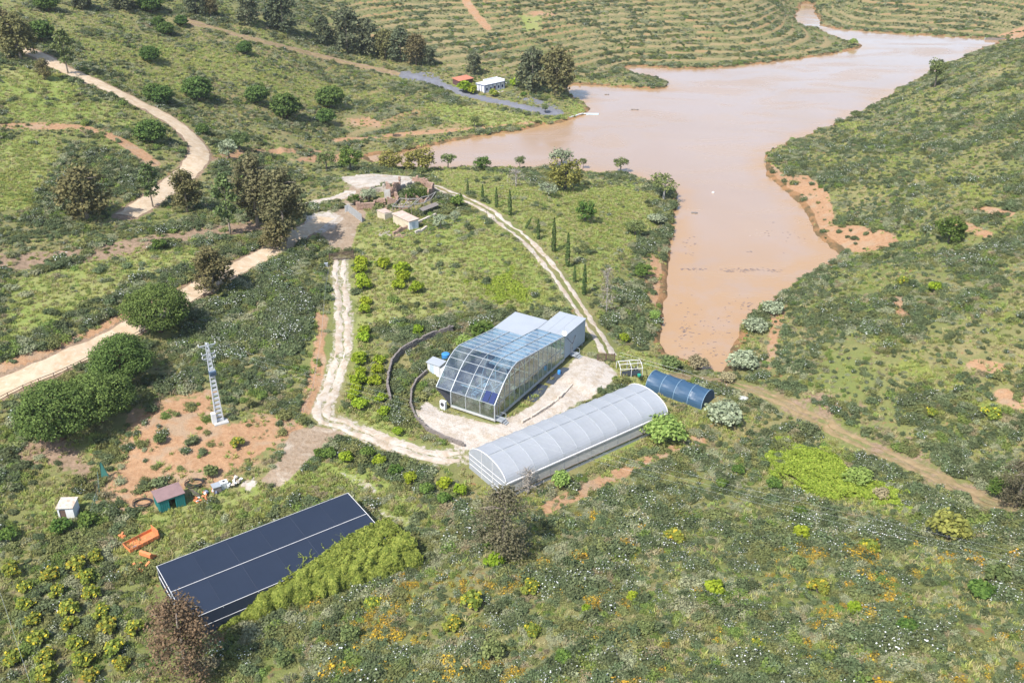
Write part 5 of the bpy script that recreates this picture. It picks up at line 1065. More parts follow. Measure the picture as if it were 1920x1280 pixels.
# ------------------------------------------------------------------ gates and fences
def gate(pa, pb, h, label):
    a = G(*pa); b = G(*pb); L = float(np.linalg.norm((b-a)[:2])); o = empty('gate', (a[0], a[1], (a[2]+b[2])/2), ang((b-a)[:2]), label, 'gate')
    for x in (0, L/2, L): MB().box(x-.07,x+.07,-.07,.07,-.3,h+.1).build('post', M_WOOD, o)
    for z in (.25, h-.25): MB().box(.08,L-.08,.0,.05,z,z+.1).build('rail', M_WOOD, o)
    n_ = int(L/.26)
    for i in range(n_):
        x = .14+i*(L-.28)/(n_-1)
        if abs(x-L/2) > .1: MB().box(x-.065,x+.065,-.05,-.005,.08,h).build('slat', M_WOOD, o)
    m = MB(); m.bar((.1,.07,.3),(L/2-.1,.07,h-.2),.1,.04); m.bar((L-.1,.07,.3),(L/2+.1,.07,h-.2),.1,.04); m.build('brace', M_WOOD, o)
gate((618,488), (663,486), 1.9, 'brown slatted gate at the top of the chalky lane'); gate((1120,675), (1152,680), 1.75, 'brown slatted gate between the track and the glasshouse yard')
def rail_fence(line, step, h, label, mat=M_WOODG, nr=2, name='rail_fence'):
    pts = np.array(line); seg = np.r_[0, np.cumsum(np.hypot(*np.diff(pts[:,:2], axis=0).T))]; n_ = int(seg[-1]/step); s = np.linspace(0, seg[-1], n_+1); x = np.interp(s, seg, pts[:,0]); y = np.interp(s, seg, pts[:,1]); z = samp(GZ, x, y)
    o = empty(name, (x[0], y[0], z[0]), 0, label, 'fence')
    for i in range(n_+1): MB().box(-.06,.06,-.06,.06,-.3,h).build('post', mat, o, (x[i]-x[0], y[i]-y[0], z[i]-z[0]))
    for i in range(n_):
        for k in range(nr):
            hh = h*(.92-.45*k); MB().bar((x[i]-x[0],y[i]-y[0],z[i]-z[0]+hh),(x[i+1]-x[0],y[i+1]-y[0],z[i+1]-z[0]+hh),.045,.11).build('rail', mat, o)
    return o
ml = np.array([q[:2] for q in RW['main']]); tn = np.gradient(ml, axis=0); tn /= np.linalg.norm(tn, axis=1, keepdims=True); off = ml + np.stack([tn[:,1], -tn[:,0]], 1)*3.1
rail_fence(off[:48], 2.6, 1.15, 'weathered wooden post and rail fence along the sandy dirt road', simple('grey_brown_rail', (.22,.15,.10), .9, 0, .3, 2))
def wire_fence(pix, h, label, mat):
    P_ = [G(*q) for q in pix]; o = empty('wire_fence', P_[0], 0, label, 'fence'); b0 = P_[0]
    for q in P_: MB().tube([(q[0]-b0[0], q[1]-b0[1], q[2]-b0[2]-.3),(q[0]-b0[0], q[1]-b0[1], q[2]-b0[2]+h)], .045, 6).build('post', mat, o)
    for a, b in zip(P_[:-1], P_[1:]):
        for k in (.45, .95): MB().tube([tuple(a-b0+np.array([0,0,h*k])), tuple(b-b0+np.array([0,0,h*k]))], .012, 4).build('strand', M_STEEL, o)
wire_fence([(735,450),(765,446),(797,440),(822,432),(848,428),(875,420),(895,408),(912,402)], 1.5, 'thin wire fence on dark posts across the meadow below the ruin', M_DARK)
wire_fence([(925,412),(950,432),(975,456),(1000,482),(1022,508),(1040,536),(1058,562),(1078,590)], 1.4, 'thin wire fence along the inner side of the curved track', M_WOODG)
wire_fence([(1160,672),(1200,684),(1243,697),(1280,706),(1320,722),(1352,738)], 1.5, 'rusty post fence along the dam behind the blue tunnel', M_WOOD)
wire_fence([(186,900),(196,880),(190,925),(182,950),(176,975)][0:1]+[(188,925),(180,950),(172,978)], 1.6, 'sagging green wire fence right of the white hut', simple('green_post', (.05,.16,.11), .7))
wire_fence([(618,505),(612,540),(608,580),(604,630),(596,680),(588,730),(570,775),(545,806)], 1.2, 'low wire fence on the left side of the chalky lane', M_WOODG)
p = G(192, 898); o = MB().hexa([(-.1,-.1,0),(1.0,.3,0),(1.0,.5,0),(-.1,.1,0),(.15,-.05,3.0),(.3,.1,3.2),(.3,.2,3.2),(.15,.1,3.0)]).build('net_screen', simple('green_netting', (.06,.2,.16), .8), None, p); tag(o, 'torn green netting hanging on the fence below the big pines', 'netting')
def stone_wall(name, pix, h, th, label, cat, mat, ragged=.5, seed=1, stone=(.35,.75), parent=None):
    rr = random.Random(seed); P_ = [G(*q) for q in pix]; b0 = P_[0]; o = parent or empty(name, P_[0], 0, label, cat); b0 = np.array(o.location)
    for q_ in catmull([p[:2] for p in P_], 4): NOGROW.append((q_[0], q_[1], .9))
    for a, b in zip(P_[:-1], P_[1:]):
        d = (b-a)[:2]; L = np.linalg.norm(d); d = d/L; r = math.atan2(d[1], d[0]); m = MB(); z = -.4
        while z < h:
            ch = rr.uniform(.24, .36); s = -rr.uniform(0, .3)
            while s < L:
                l = rr.uniform(*stone); c = a[:2]+d*(s+l/2); top = h*(1-ragged*vn(np.array(c[0]*1.3), np.array(c[1]*1.3), seed))
                if z < top: m.obox((c[0]-b0[0]+rr.gauss(0,.02), c[1]-b0[1]+rr.gauss(0,.02), a[2]+(b[2]-a[2])*min(1, max(0, s/L))-b0[2]+z+ch/2), l*.98, th*rr.uniform(.85,1.15), ch*.97, r+rr.gauss(0,.04), rr.gauss(0,.03), rr.gauss(0,.03))
                s += l
            z += ch
        m.build('masonry', mat, o)
    return o
stone_wall('curved_edging', [(848,622),(815,632),(780,648),(752,664),(736,684),(729,708),(727,730),(732,752)], 1.4, .35, 'long dark curved retaining wall above the glasshouse', 'wall', M_COPING, .3, 3)
stone_wall('curved_edging', [(800,700),(782,716),(772,736),(770,760),(778,782),(800,806),(835,824),(868,836)], .8, .3, 'lower curved retaining wall around the glasshouse yard', 'wall', M_COPING, .3, 5)
stone_wall('stone_edging', [(980,792),(1005,778),(1030,762),(1052,744),(1072,722)], .3, .35, 'low stone edging between glasshouse and chalky yard', 'wall', M_RUBBLE, .5, 7)

# pipe frame with dark sheet
def pipe_frame():
    a = G(1163, 706); b = G(1203, 716); u = (b-a)[:2]; L = float(np.linalg.norm(u)); o = empty('pipe_shelter', (a[0], a[1], a[2]), ang(u), 'bare white pipe frame shelter holding dark nursery pots by the gate', 'frame'); W_, H = 3.2, 2.0
    for x in (0, L/2, L):
        MB().tube([(x,0,-.3),(x,0,H*.75),(x,W_*.3,H+.1),(x,W_*.7,H+.1),(x,W_,H*.75),(x,W_,-.3)], .06, 6).build('hoop', M_PIPE, o)
    for y, z in ((0,H*.75),(W_*.3,H+.1),(W_*.7,H+.1),(W_,H*.75)): MB().tube([(0,y,z),(L,y,z)], .055, 6).build('rail', M_PIPE, o)
    MB().box(.3,L-.3,.1,.14,.05,1.1).build('dark_sheet', M_TARP, o)
    rr = random.Random(2)
    for i in range(10):
        x, y = rr.uniform(.4, L-.4), rr.uniform(.4, W_-.5); MB().tube([(x,y,0),(x,y,.4)], [.16,.2], 8).build('pot', M_RUB, o)
    MB().tube([(L-.7,-.4,0),(L-.7,-.4,.45)], [.3,.36], 10).build('tub', simple('green_plastic', (.03,.30,.2), .5), o)
    clear_poly([a[:2]+u*k+np.array([0,dy]) for k in (0,.5,1) for dy in (0,2)], 1.5)
pipe_frame()
p = G(612, 500); o = empty('meter_box', p, .2, 'small grey meter box on the lane verge below the gate', 'box'); MB().box(-.35,.35,-.2,.2,-.1,.8).build('body', M_STEEL, o); MB().box(-.42,.42,-.27,.27,.8,.88).build('lid', M_CLADR, o)
p = G(1404, 752); o = empty('culvert', p, -.25, 'white concrete culvert slab beside the earth path', 'culvert'); MB().box(-1.9,1.9,-.6,.6,.35,.55).build('slab', M_WHITE, o); MB().box(-1.7,-1.2,-.5,.5,-.5,.35).build('side', M_CONC, o); MB().box(1.2,1.7,-.5,.5,-.5,.35).build('side', M_CONC, o)

# ------------------------------------------------------------------ ruin on the knoll
M_PERG = simple('silvered_timber', (.26,.24,.21), .9, 0, .2, 2)
def ruin():
    def V_(px, py): return G(px, py)
    def wallp(pix, h, label, mat=M_STONE, ragged=.55, seed=1, th=.5): return stone_wall('stone_ruin', pix, h, th, label, 'wall', mat, ragged, seed, (.35,.8))
    wallp([(671,393),(700,392)], 1.9, 'low red stone wall with pale coping behind the grey sheet fence', M_STONE, .15, 11, .7)
    wallp([(671,393),(668,380),(690,372)], 1.5, 'broken side wall of the leftmost ruined room', M_STONE, .6, 12)
    wallp([(697,362),(712,360),(724,361)], 2.6, 'ragged tan wall at the back of the ruin', M_STONEG, .6, 13)
    wallp([(726,362),(734,370),(742,368),(750,358)], 3.8, 'tallest ruined gable with white plaster patch', M_STONE, .6, 14)
    wallp([(708,384),(720,384)], 2.0, 'stubby red pillar in the middle of the ruin', M_STONE, .3, 15, .8)
    wallp([(728,386),(741,386)], 2.3, 'red wall stub right of the stubby pillar', M_STONE, .4, 16, .7)
    wallp([(762,377),(781,377)], 2.4, 'red wall stub in front of the dark ivy', M_STONE, .6, 17, .6)
    wallp([(775,344),(794,346),(797,350)], 2.4, 'detached ruined wall on the far side by the track', M_STONE, .5, 18)
    wallp([(800,352),(812,360),(808,371),(804,374)], 3.0, 'ruined corner at the right end of the ivy', M_STONE, .55, 19)
    wallp([(784,419),(800,412),(816,405)], .6, 'long low stone wall right of the cream outbuilding', M_RUBBLE, .3, 20)
    wallp([(780,438),(790,434),(799,428)], .55, 'short low stone wall below the cream outbuilding', M_RUBBLE, .3, 21)
    wallp([(738,440),(752,434),(766,430)], 1.2, 'crumbling red wall against the cream outbuilding', M_STONE, .6, 22)
    wallp([(690,372),(697,362)], 2.2, 'broken cross wall behind the grey green ruin tree', M_STONEG, .7, 31)
    wallp([(742,386),(746,378),(741,370)], 2.0, 'inner ruined wall running back from the red stub', M_STONE, .7, 32)
    wallp([(700,392),(704,382)], 1.4, 'short side wall of the low red room', M_STONE, .6, 33)
    wallp([(750,358),(764,352),(775,347)], 1.6, 'crumbled back wall linking gable and detached wall', M_STONEG, .8, 34)
    wallp([(748,392),(762,392)], .9, 'knee high stone course before the ivy', M_STONE, .6, 35)
    wallp([(804,374),(796,380),(786,380)], 1.2, 'crumbled front wall under the right pergola', M_STONE, .8, 36)
    a = G(727,371); o = MB().obox((0,0,1.2), 1.6, .1, 2.6, .3).build('plaster_panel', M_PLAST, None, (a[0], a[1]-.5, a[2])); tag(o, 'white plaster panel standing on the tallest ruined gable', 'plaster')
    # cream outbuilding
    c = G(768, 433); r = G(785, 428); l = G(735, 419); u = (r-c)[:2]; Lu = float(np.linalg.norm(u)); v_ = np.array([-u[1], u[0]])/Lu; Lv = float(np.dot((l-c)[:2], v_)); Lv = max(5.0, min(9.0, abs(Lv)))
    o = empty('outbuilding', (c[0], c[1], c[2]), ang(u), 'cream plastered outbuilding with old tile roof and white end wall', 'building'); W_ = max(2.6, Lu)
    MB().box(0,W_,0,.2,-.6,2.3).build('end_wall', M_WHITEW, o); MB().box(0,.2,.2,Lv,-.6,2.5).build('side_wall', M_CREAM, o); MB().box(W_-.2,W_,.2,Lv,-.6,2.5).build('side_wall', M_CREAM, o); MB().box(.2,W_-.2,Lv-.2,Lv,-.6,2.5).build('back_wall', M_CREAM, o)
    m = MB(); m.hexa([(-.2,-.2,2.32),(W_+.2,-.2,2.32),(W_+.2,Lv+.2,2.55),(-.2,Lv+.2,2.55),(-.2,-.2,2.5),(W_+.2,-.2,2.5),(W_+.2,Lv+.2,2.72),(-.2,Lv+.2,2.72)]); m.build('roof', M_PINKR, o)
    MB().box(.9,1.75,-.04,-.003,-.1,1.85).build('door', M_CLAD, o); MB().box(-.25,W_+.25,-.26,-.205,2.28,2.42).build('eave', M_COPING, o)
    clear_poly([c[:2]+u*.5+v_*k for k in (0,2,4,6)], 2.2)
    c2 = G(722, 414); o = empty('outbuilding', (c2[0], c2[1], c2[2]), ang(u), 'smaller cream hut with collapsed roof left of the outbuilding', 'building')
    MB().box(0,2.4,0,.2,-.5,1.7).build('end_wall', M_CREAM, o); MB().box(0,.2,.2,3.2,-.5,1.8).build('side_wall', M_CREAM, o); MB().box(2.2,2.4,.2,3.2,-.5,1.6).build('side_wall', M_CREAM, o); m = MB(); m.hexa([(-.1,.5,1.72),(2.5,.5,1.5),(2.5,3.3,1.62),(-.1,3.3,1.85),(-.1,.5,1.86),(2.5,.5,1.64),(2.5,3.3,1.76),(-.1,3.3,2.0)]); m.build('roof', M_PINKR, o)
    clear_poly([c2[:2]], 2.5)
    # pergola and raised panel
    def frame(pix, h, label, extra=True):
        P_ = [G(*q) for q in pix]; b0 = P_[0]; zt_ = max(q[2] for q in P_)+h-b0[2]; o = empty('pergola', b0, 0, label, 'pergola'); T = [(q[0]-b0[0], q[1]-b0[1], zt_) for q in P_]
        for q, t in zip(P_, T): MB().tube([(t[0], t[1], q[2]-b0[2]-.3), t], .08, 6).build('post', M_WOODG, o)
        n_ = len(T)//2; A_, B_ = T[:n_], T[n_:]
        for row in (A_, B_):
            for a, b in zip(row[:-1], row[1:]): MB().bar(a, b, .2).build('beam', M_PERG, o)
        for a, b in zip(A_, B_): MB().bar((a[0],a[1],a[2]+.1), (b[0],b[1],b[2]+.1), .16).build('cross_beam', M_PERG, o)
        return o
    frame([(737,402),(756,405),(772,404),(752,388),(768,389),(785,388)], 2.2, 'bare timber pergola left part behind the outbuilding')
    frame([(778,402),(796,398),(809,389),(792,386),(806,382),(818,376)], 2.2, 'bare timber pergola right part behind the dark panel')
    a = G(793, 409); b = G(823, 395); L = float(np.linalg.norm((b-a)[:2])); o = empty('panel_rack', a, ang((b-a)[:2]), 'long dark raised panel on posts right of the pergola', 'panel rack')
    MB().obox((L/2,.5,2.05), L, 1.3, .12, 0, .35).build('panel', M_COPING, o)
    for x in (.3, L/2, L-.3): MB().tube([(x,.2,-.4),(x,.2,1.95)], .06, 6).build('post', M_DARK, o); MB().tube([(x,.9,-.4),(x,.9,2.15)], .06, 6).build('post', M_DARK, o)
    # grey sheet fence
    a = G(653, 397); b = G(679, 417); L = float(np.linalg.norm((b-a)[:2])); o = empty('sheet_fence', a, ang((b-a)[:2]), 'grey corrugated sheet fence at the left of the ruin', 'fence'); n_ = int(L/.5)
    for i in range(n_): zb = (b[2]-a[2])*(i+.5)/n_; MB().box(i*L/n_+.01,(i+1)*L/n_-.01,(-.03 if i % 2 else .0),(.0 if i % 2 else .03),zb-.4,zb+2.1).build('sheet', M_STEEL, o)
    o = MB().box(-.45,.45,-.04,.04,-.1,1.7).build('old_door', M_WHITE, None, G(650, 397), .8); tag(o, 'white door panel leaning at the left end of the sheet fence', 'door')
    m = MB(); m.bar((0,0,.3),(1.6,-2.2,1.9),.12); m.bar((.9,.2,.3),(2.5,-2.0,1.9),.12); o = m.build('rafters', M_WOODG, None, G(661, 383)); tag(o, 'two fallen pale rafters over the leftmost ruined room', 'rafters')
    for px, py, n_, sz, lb in ((720,438,40,1.6,'stone rubble heap below the smaller cream hut'),(748,442,36,1.4,'stone rubble heap below the cream outbuilding'),(700,386,36,1.8,'red rubble between the ruined rooms'),(756,384,60,2.4,'pale rubble spread before the ivy'),(722,392,38,1.8,'red rubble in front of the stubby pillar')):
        p = G(px, py); m = MB(); rr = random.Random(px)
        for i in range(n_): x, y = rr.gauss(0, sz*.6), rr.gauss(0, sz*.5); s = rr.uniform(.2, .55); m.obox((x, y, HT(p[0]+x, p[1]+y)-p[2]+s*.25), s, s*rr.uniform(.6,1), s*.6, rr.uniform(0,3), rr.uniform(-.3,.3), rr.uniform(-.3,.3))
        o = m.build('rubble_heap', M_STONE if n_ < 40 else M_STONEG, None, p); tag(o, lb, 'rubble'); o['kind'] = 'stuff'; clear_poly([p[:2]], sz)
    clear_poly([G(x, y)[:2] for x, y in ((680,385),(700,380),(720,376),(740,378),(760,384),(780,390),(800,385),(750,400),(770,410),(730,400))], 2.4)
ruin()
plant('ivy_thicket','ivy',772,374,38,'dark ivy thicket inside the ruin, left half','shrub','ivy in the ruin', .95); plant('ivy_thicket','ivy',792,371,36,'dark ivy thicket inside the ruin, right half','shrub','ivy in the ruin', .95)
plant('shrub_tree','greyoak',692,378,38,'grey green tree growing in the left ruined room','tree'); plant('shrub_tree','oakdark',665,384,30,'dark shrub behind the sheet fence','shrub', None, .8); plant('shrub_tree','oak2',790,334,24,'small oak behind the detached ruined wall','tree')

# ------------------------------------------------------------------ white house and red roofed shed by the pond
def house():
    c = G(909, 175); r = G(946, 166); u = (r-c)[:2]; L = float(np.linalg.norm(u)); u = u/L; l = G(890.5, 171); W_ = max(5.0, float(abs(np.dot((l-c)[:2], [-u[1], u[0]])))); L = min(max(L, 9.5), 14); H = 3.1
    o = empty('white_house', (c[0], c[1], c[2]), ang(u), 'white flat roofed house with blue grey trim near the pond', 'house')
    MB().box(0,L,0,W_,-1.2,H).build('wall', M_WHITEW, o); MB().box(-.15,L+.15,-.15,W_+.15,H,H+.15).build('roof', M_WHITEW, o)
    m = MB(); m.box(L-.25,L+.1,-.1,W_+.1,H+.15,H+.9); m.box(L*.35,L-.25,W_-.2,W_+.1,H+.15,H+.9); m.build('parapet', M_WHITEW, o)
    for i in range(6): x = .1+i*(L-.2)/5; MB().box(x-.16,x+.16,-.14,-.01,-.4,H-.02).build('pilaster', M_BLUETR, o)
    for i in range(4): y = .1+i*(W_-.2)/3; MB().box(-.14,-.01,y-.15,y+.15,-.4,H-.02).build('pilaster', M_BLUETR, o)
    MB().box(-.2,L+.2,-.22,-.155,H-.28,H-.03).build('eave_band', M_BLUETR, o); MB().box(-.22,-.155,-.2,W_+.2,H-.28,H-.03).build('eave_band', M_BLUETR, o)
    for i in range(5):
        x0 = .1+i*(L-.2)/5; x1 = .1+(i+1)*(L-.2)/5; cx = (x0+x1)/2
        if i == 2: d = MB().box(cx-.5,cx+.5,-.06,-.005,-.3,2.0).build('door', M_BROWNW, o)
        else: wdw = MB().box(cx-.45,cx+.45,-.05,-.005,.8,1.9).build('window', M_BLUETR, o); MB().box(cx-.38,cx+.38,-.07,-.052,.87,1.83).build('pane', M_SOLAR, wdw)
    MB().box(-.6,L+2.2,-2.2,-.25,-1.2,-.25).build('terrace', M_PLAST, o)
    clear_poly([c[:2]+u*k+np.array([-u[1], u[0]])*d for k in (0,3,6,9,12) for d in (-2,1,4)], 2.5)
    a = G(861, 163); b = G(890, 158); u2 = (b-a)[:2]; L2 = float(np.linalg.norm(u2)); o = empty('open_shed', (a[0], a[1], a[2]), ang(u), 'long low shed with orange red roof left of the white house', 'shed'); L2 = max(6.5, min(L2, 9))
    MB().box(0,L2,0,4.0,-.6,2.2).build('wall', M_BROWNW, o); m = MB(); m.hexa([(-.3,-.4,2.2),(L2+.3,-.4,2.2),(L2+.3,4.4,2.8),(-.3,4.4,2.8),(-.3,-.4,2.35),(L2+.3,-.4,2.35),(L2+.3,4.4,2.95),(-.3,4.4,2.95)]); m.build('roof', M_TILE, o)
    clear_poly([a[:2]+u2*k for k in (0,.5,1)], 4)
house()
for px, py, w_, k, lb in [(870,172,30,'cit','yellow green hedge bush in front of the red roofed shed, left one'),(884,176,26,'cit2','yellow green hedge bush in front of the red roofed shed, right one'),(926,181,22,'gorse','round yellow bush in front of the white house'),(982,182,14,'dk','small dark shrub on the gravel right of the white house'),(1022,212,18,'oak2','small bare tree by the end of the asphalt road'),(966,163,24,'cit','light green bush right of the white house')]: plant('garden_shrub', k, px, py, w_, lb, 'shrub')
p = G(1094, 214); o = empty('floating_jetty', (p[0]+1.5, p[1], 0), -.05, 'pale blue floating jetty at the pond edge below the white house', 'jetty'); MB().box(-.5,4.2,-.8,.8,.02,.3).build('deck', simple('pale_blue_paint', (.45,.55,.6), .6), o); MB().box(-4.5,-.6,-.5,.5,.25,.4).build('gangway', M_WHITE, o); MB().tube([(-.2,.9,-1),(-.2,.9,1.2)], .08, 6).build('mooring_post', M_WOODG, o)
for k in range(6):
    pq = G(1070+k*4, 220-k*1.2); o = MB().obox((0,0,.1), 1.6, .5, .3, .8).build('stone_step', M_WHITE, None, pq); tag(o, 'pale stone step by the jetty, %s from the left' % ORD[k], 'step', 'steps by the jetty')
p = P(1866, 74, .3); o = empty('spillway', p, -.2, 'dark concrete spillway at the far right end of the pond', 'spillway'); MB().box(-5,5,-1,1,-.6,.5).build('slab', M_CONC, o); MB().box(-5,5,-1.25,-1.02,-.6,.9).build('parapet', M_COPING, o)
for px, py, lb in ((1138,178,'dark rock breaking the water nearest the terraced point'),(1190,206,'dark rock in the middle of the wide water'),(1300,400,'dark driftwood lump in the narrow water')):
    p = P(px, py, 0); m = MB(); rr = random.Random(px)
    for i in range(5): m.obox((rr.gauss(0,.5), rr.gauss(0,.3), .05), rr.uniform(.5,1.1), rr.uniform(.3,.6), .35, rr.uniform(0,3), .2, .1)
    tag(m.build('rock', M_COPING, None, p), lb, 'rock')
p = P(1337, 362, 0); o = MB().tube([(0,0,-.3),(0,0,.1),(0,0,.35),(0,0,.5)], [.2,.42,.36,.1], 12).build('buoy', M_WHITE, None, p); tag(o, 'small white buoy on the narrow water', 'buoy')
# floating reed litter: flat dark mats on the water
def litter(name, pts, label):
    m = MB(); rr = random.Random(len(pts))
    for (px, py, sx, sy, n_) in pts:
        for i in range(n_):
            q = P(px+rr.gauss(0, sx), py+rr.gauss(0, sy), 0); s = rr.uniform(.06, .26); m.obox((q[0], q[1], .02), s*2.6, s*.7, .05, rr.gauss(0,.35))
    o = m.build(name, simple('wet_reed', (.14,.12,.13), .8)); tag(o, label, 'floating litter', kind='stuff')
litter('floating_litter', [(1300,505,14,1.6,34),(1400,507,22,2.0,60),(1365,508,6,1.2,10),(1455,508,6,1.2,12),(1290,478,8,2,6),(1405,472,3,1,6),(1300,455,12,6,10),(1480,440,30,16,26)], 'dark floating reed litter in lines across the narrow water')
litter('floating_litter', [(1290,600,14,26,20),(1310,655,28,14,30),(1340,620,14,16,10),(1400,572,10,8,22),(1285,618,6,8,22),(1360,600,14,16,16)], 'speckled floating litter in the pond foot above the dam')

# ------------------------------------------------------------------ leafy ground covers
def cover(name, poly, mat, n_, leaf, h, label, soft=2.0, hv=.6):
    pw = gw(dens(poly, 3)); pa = np.array(pw); rg = np.random.default_rng(n_); x = rg.uniform(pa[:,0].min()-3, pa[:,0].max()+3, n_*4); y = rg.uniform(pa[:,1].min()-3, pa[:,1].max()+3, n_*4)
    d = sdist(x, y, pw, 8)+(fbm(x/2.5, y/2.5, 5)-.5)*soft*2; k = d < 0; x, y, d = x[k][:n_], y[k][:n_], d[k][:n_]
    hh = h*sstep(0, 2.2, -d)*(.4+hv*2*fbm(x/1.3, y/1.3, 91, 3)*fbm(x/4, y/4, 92, 2)*1.6); z = samp(GZ, x, y)+.05+hh*rg.uniform(.75, 1.05, len(x))
    e = .35; gx = (fbm((x+e)/1.3, y/1.3, 91, 3)-fbm((x-e)/1.3, y/1.3, 91, 3))*h*1.6; gy = (fbm(x/1.3, (y+e)/1.3, 91, 3)-fbm(x/1.3, (y-e)/1.3, 91, 3))*h*1.6
    q = quads(np.stack([x, y, z], 1), np.stack([-gx, -gy, np.full(len(x), .7)], 1)+rg.normal(size=(len(x), 3))*.35, leaf, rg)
    o = add(name, leafy(name, [(q, 0, None)], [mat], n_)); tag(o, label, 'thicket', kind='stuff')
    for i in range(0, len(pw), 2): pass
    return pw
def bramble():
    rg = np.random.default_rng(77); n_ = 34000; s = 3.5+27.5*rg.uniform(0, 1, n_)**.75
    hs = 3.5*sstep(2, 15, s); w_ = .7+5.4*sstep(4, 27, s); over = 3.6*sstep(12, 28, s)
    k = rg.uniform(0, 1, n_); th = k*1.5708; t = 12.75+w_*np.sin(th); z = hs*np.cos(th)**.8
    onr = rg.uniform(0, 1, n_) < over/(over+w_+2.5); t = np.where(onr, 12.7-over*rg.uniform(0, 1, n_)**1.3, t); z = np.where(onr, 3.42+.35*rg.uniform(0, 1, n_), z)
    hn = fbm(s/1.1, t/1.1, 91, 3)-.5; s = s+rg.normal(0, .12, n_)
    x = SH_O[0]+SH_U[0]*s+SH_V[0]*t; y = SH_O[1]+SH_U[1]*s+SH_V[1]*t
    z0 = samp(GZ, x, y); nr = np.where(onr, 0, np.sin(th)); dv = (hn*2.4)
    x = x+SH_V[0]*nr*dv; y = y+SH_V[1]*nr*dv; zz = np.where(onr, SH_Z+z, z0+.15+z*(1+.5*hn)+dv*.3)
    e = .3; gs = (fbm((s+e)/1.1, t/1.1, 91, 3)-fbm((s-e)/1.1, t/1.1, 91, 3))*2.5
    nv = np.stack([SH_V[0]*nr-SH_U[0]*gs, SH_V[1]*nr-SH_U[1]*gs, np.cos(th)*np.where(onr, 1, 1)+.25], 1)
    q = quads(np.stack([x, y, zz], 1), nv+rg.normal(size=(n_, 3))*.4, .24, rg); parts = [(q, 0, None)]
    for i in range(16):
        a0 = SH_O+SH_U*rg.uniform(14, 28)+SH_V*rg.uniform(10.5, 12.5); dr = -SH_V*rg.uniform(.8, 3.2)+SH_U*rg.normal()*1.5; tt = np.linspace(0, 1, 18)[:,None]; pt = a0+dr*tt+np.sin(tt*5+i)*.25*SH_U
        parts.append((quads(np.c_[pt, np.full(18, SH_Z+3.42)+rg.uniform(0,.1,18)], np.tile([0,0,1.], (18,1))+rg.normal(size=(18,3))*.3, .13, rg), 0, None))
    tag(add('bramble_thicket', leafy('bramble_thicket', parts, [LM_BRAM], 3)), 'dense bright green bramble mass climbing the front of the shade house', 'thicket', kind='stuff')
    for q_ in zip(x[::300], y[::300]): NOGROW.append((q_[0], q_[1], .7))
bramble()
cover('vine_patch', [(1412,830),(1480,822),(1560,838),(1606,876),(1688,918),(1712,960),(1640,952),(1560,945),(1500,930),(1436,898)], LM_VINE, 22000, .26, .8, 'bright yellow green vine patch on the right slope', 2.0)
cover('clover_patch', [(880,530),(960,505),(1005,540),(985,575),(905,562)], LM_VINE, 6000, .24, .5, 'yellow green clover patch in the meadow behind the glasshouse', 4.0)
cover('clover_patch', [(1395,825),(1425,820),(1420,832),(1390,835)], LM_YEL, 900, .2, .5, 'thin yellow flower patch above the vines', 1.5)

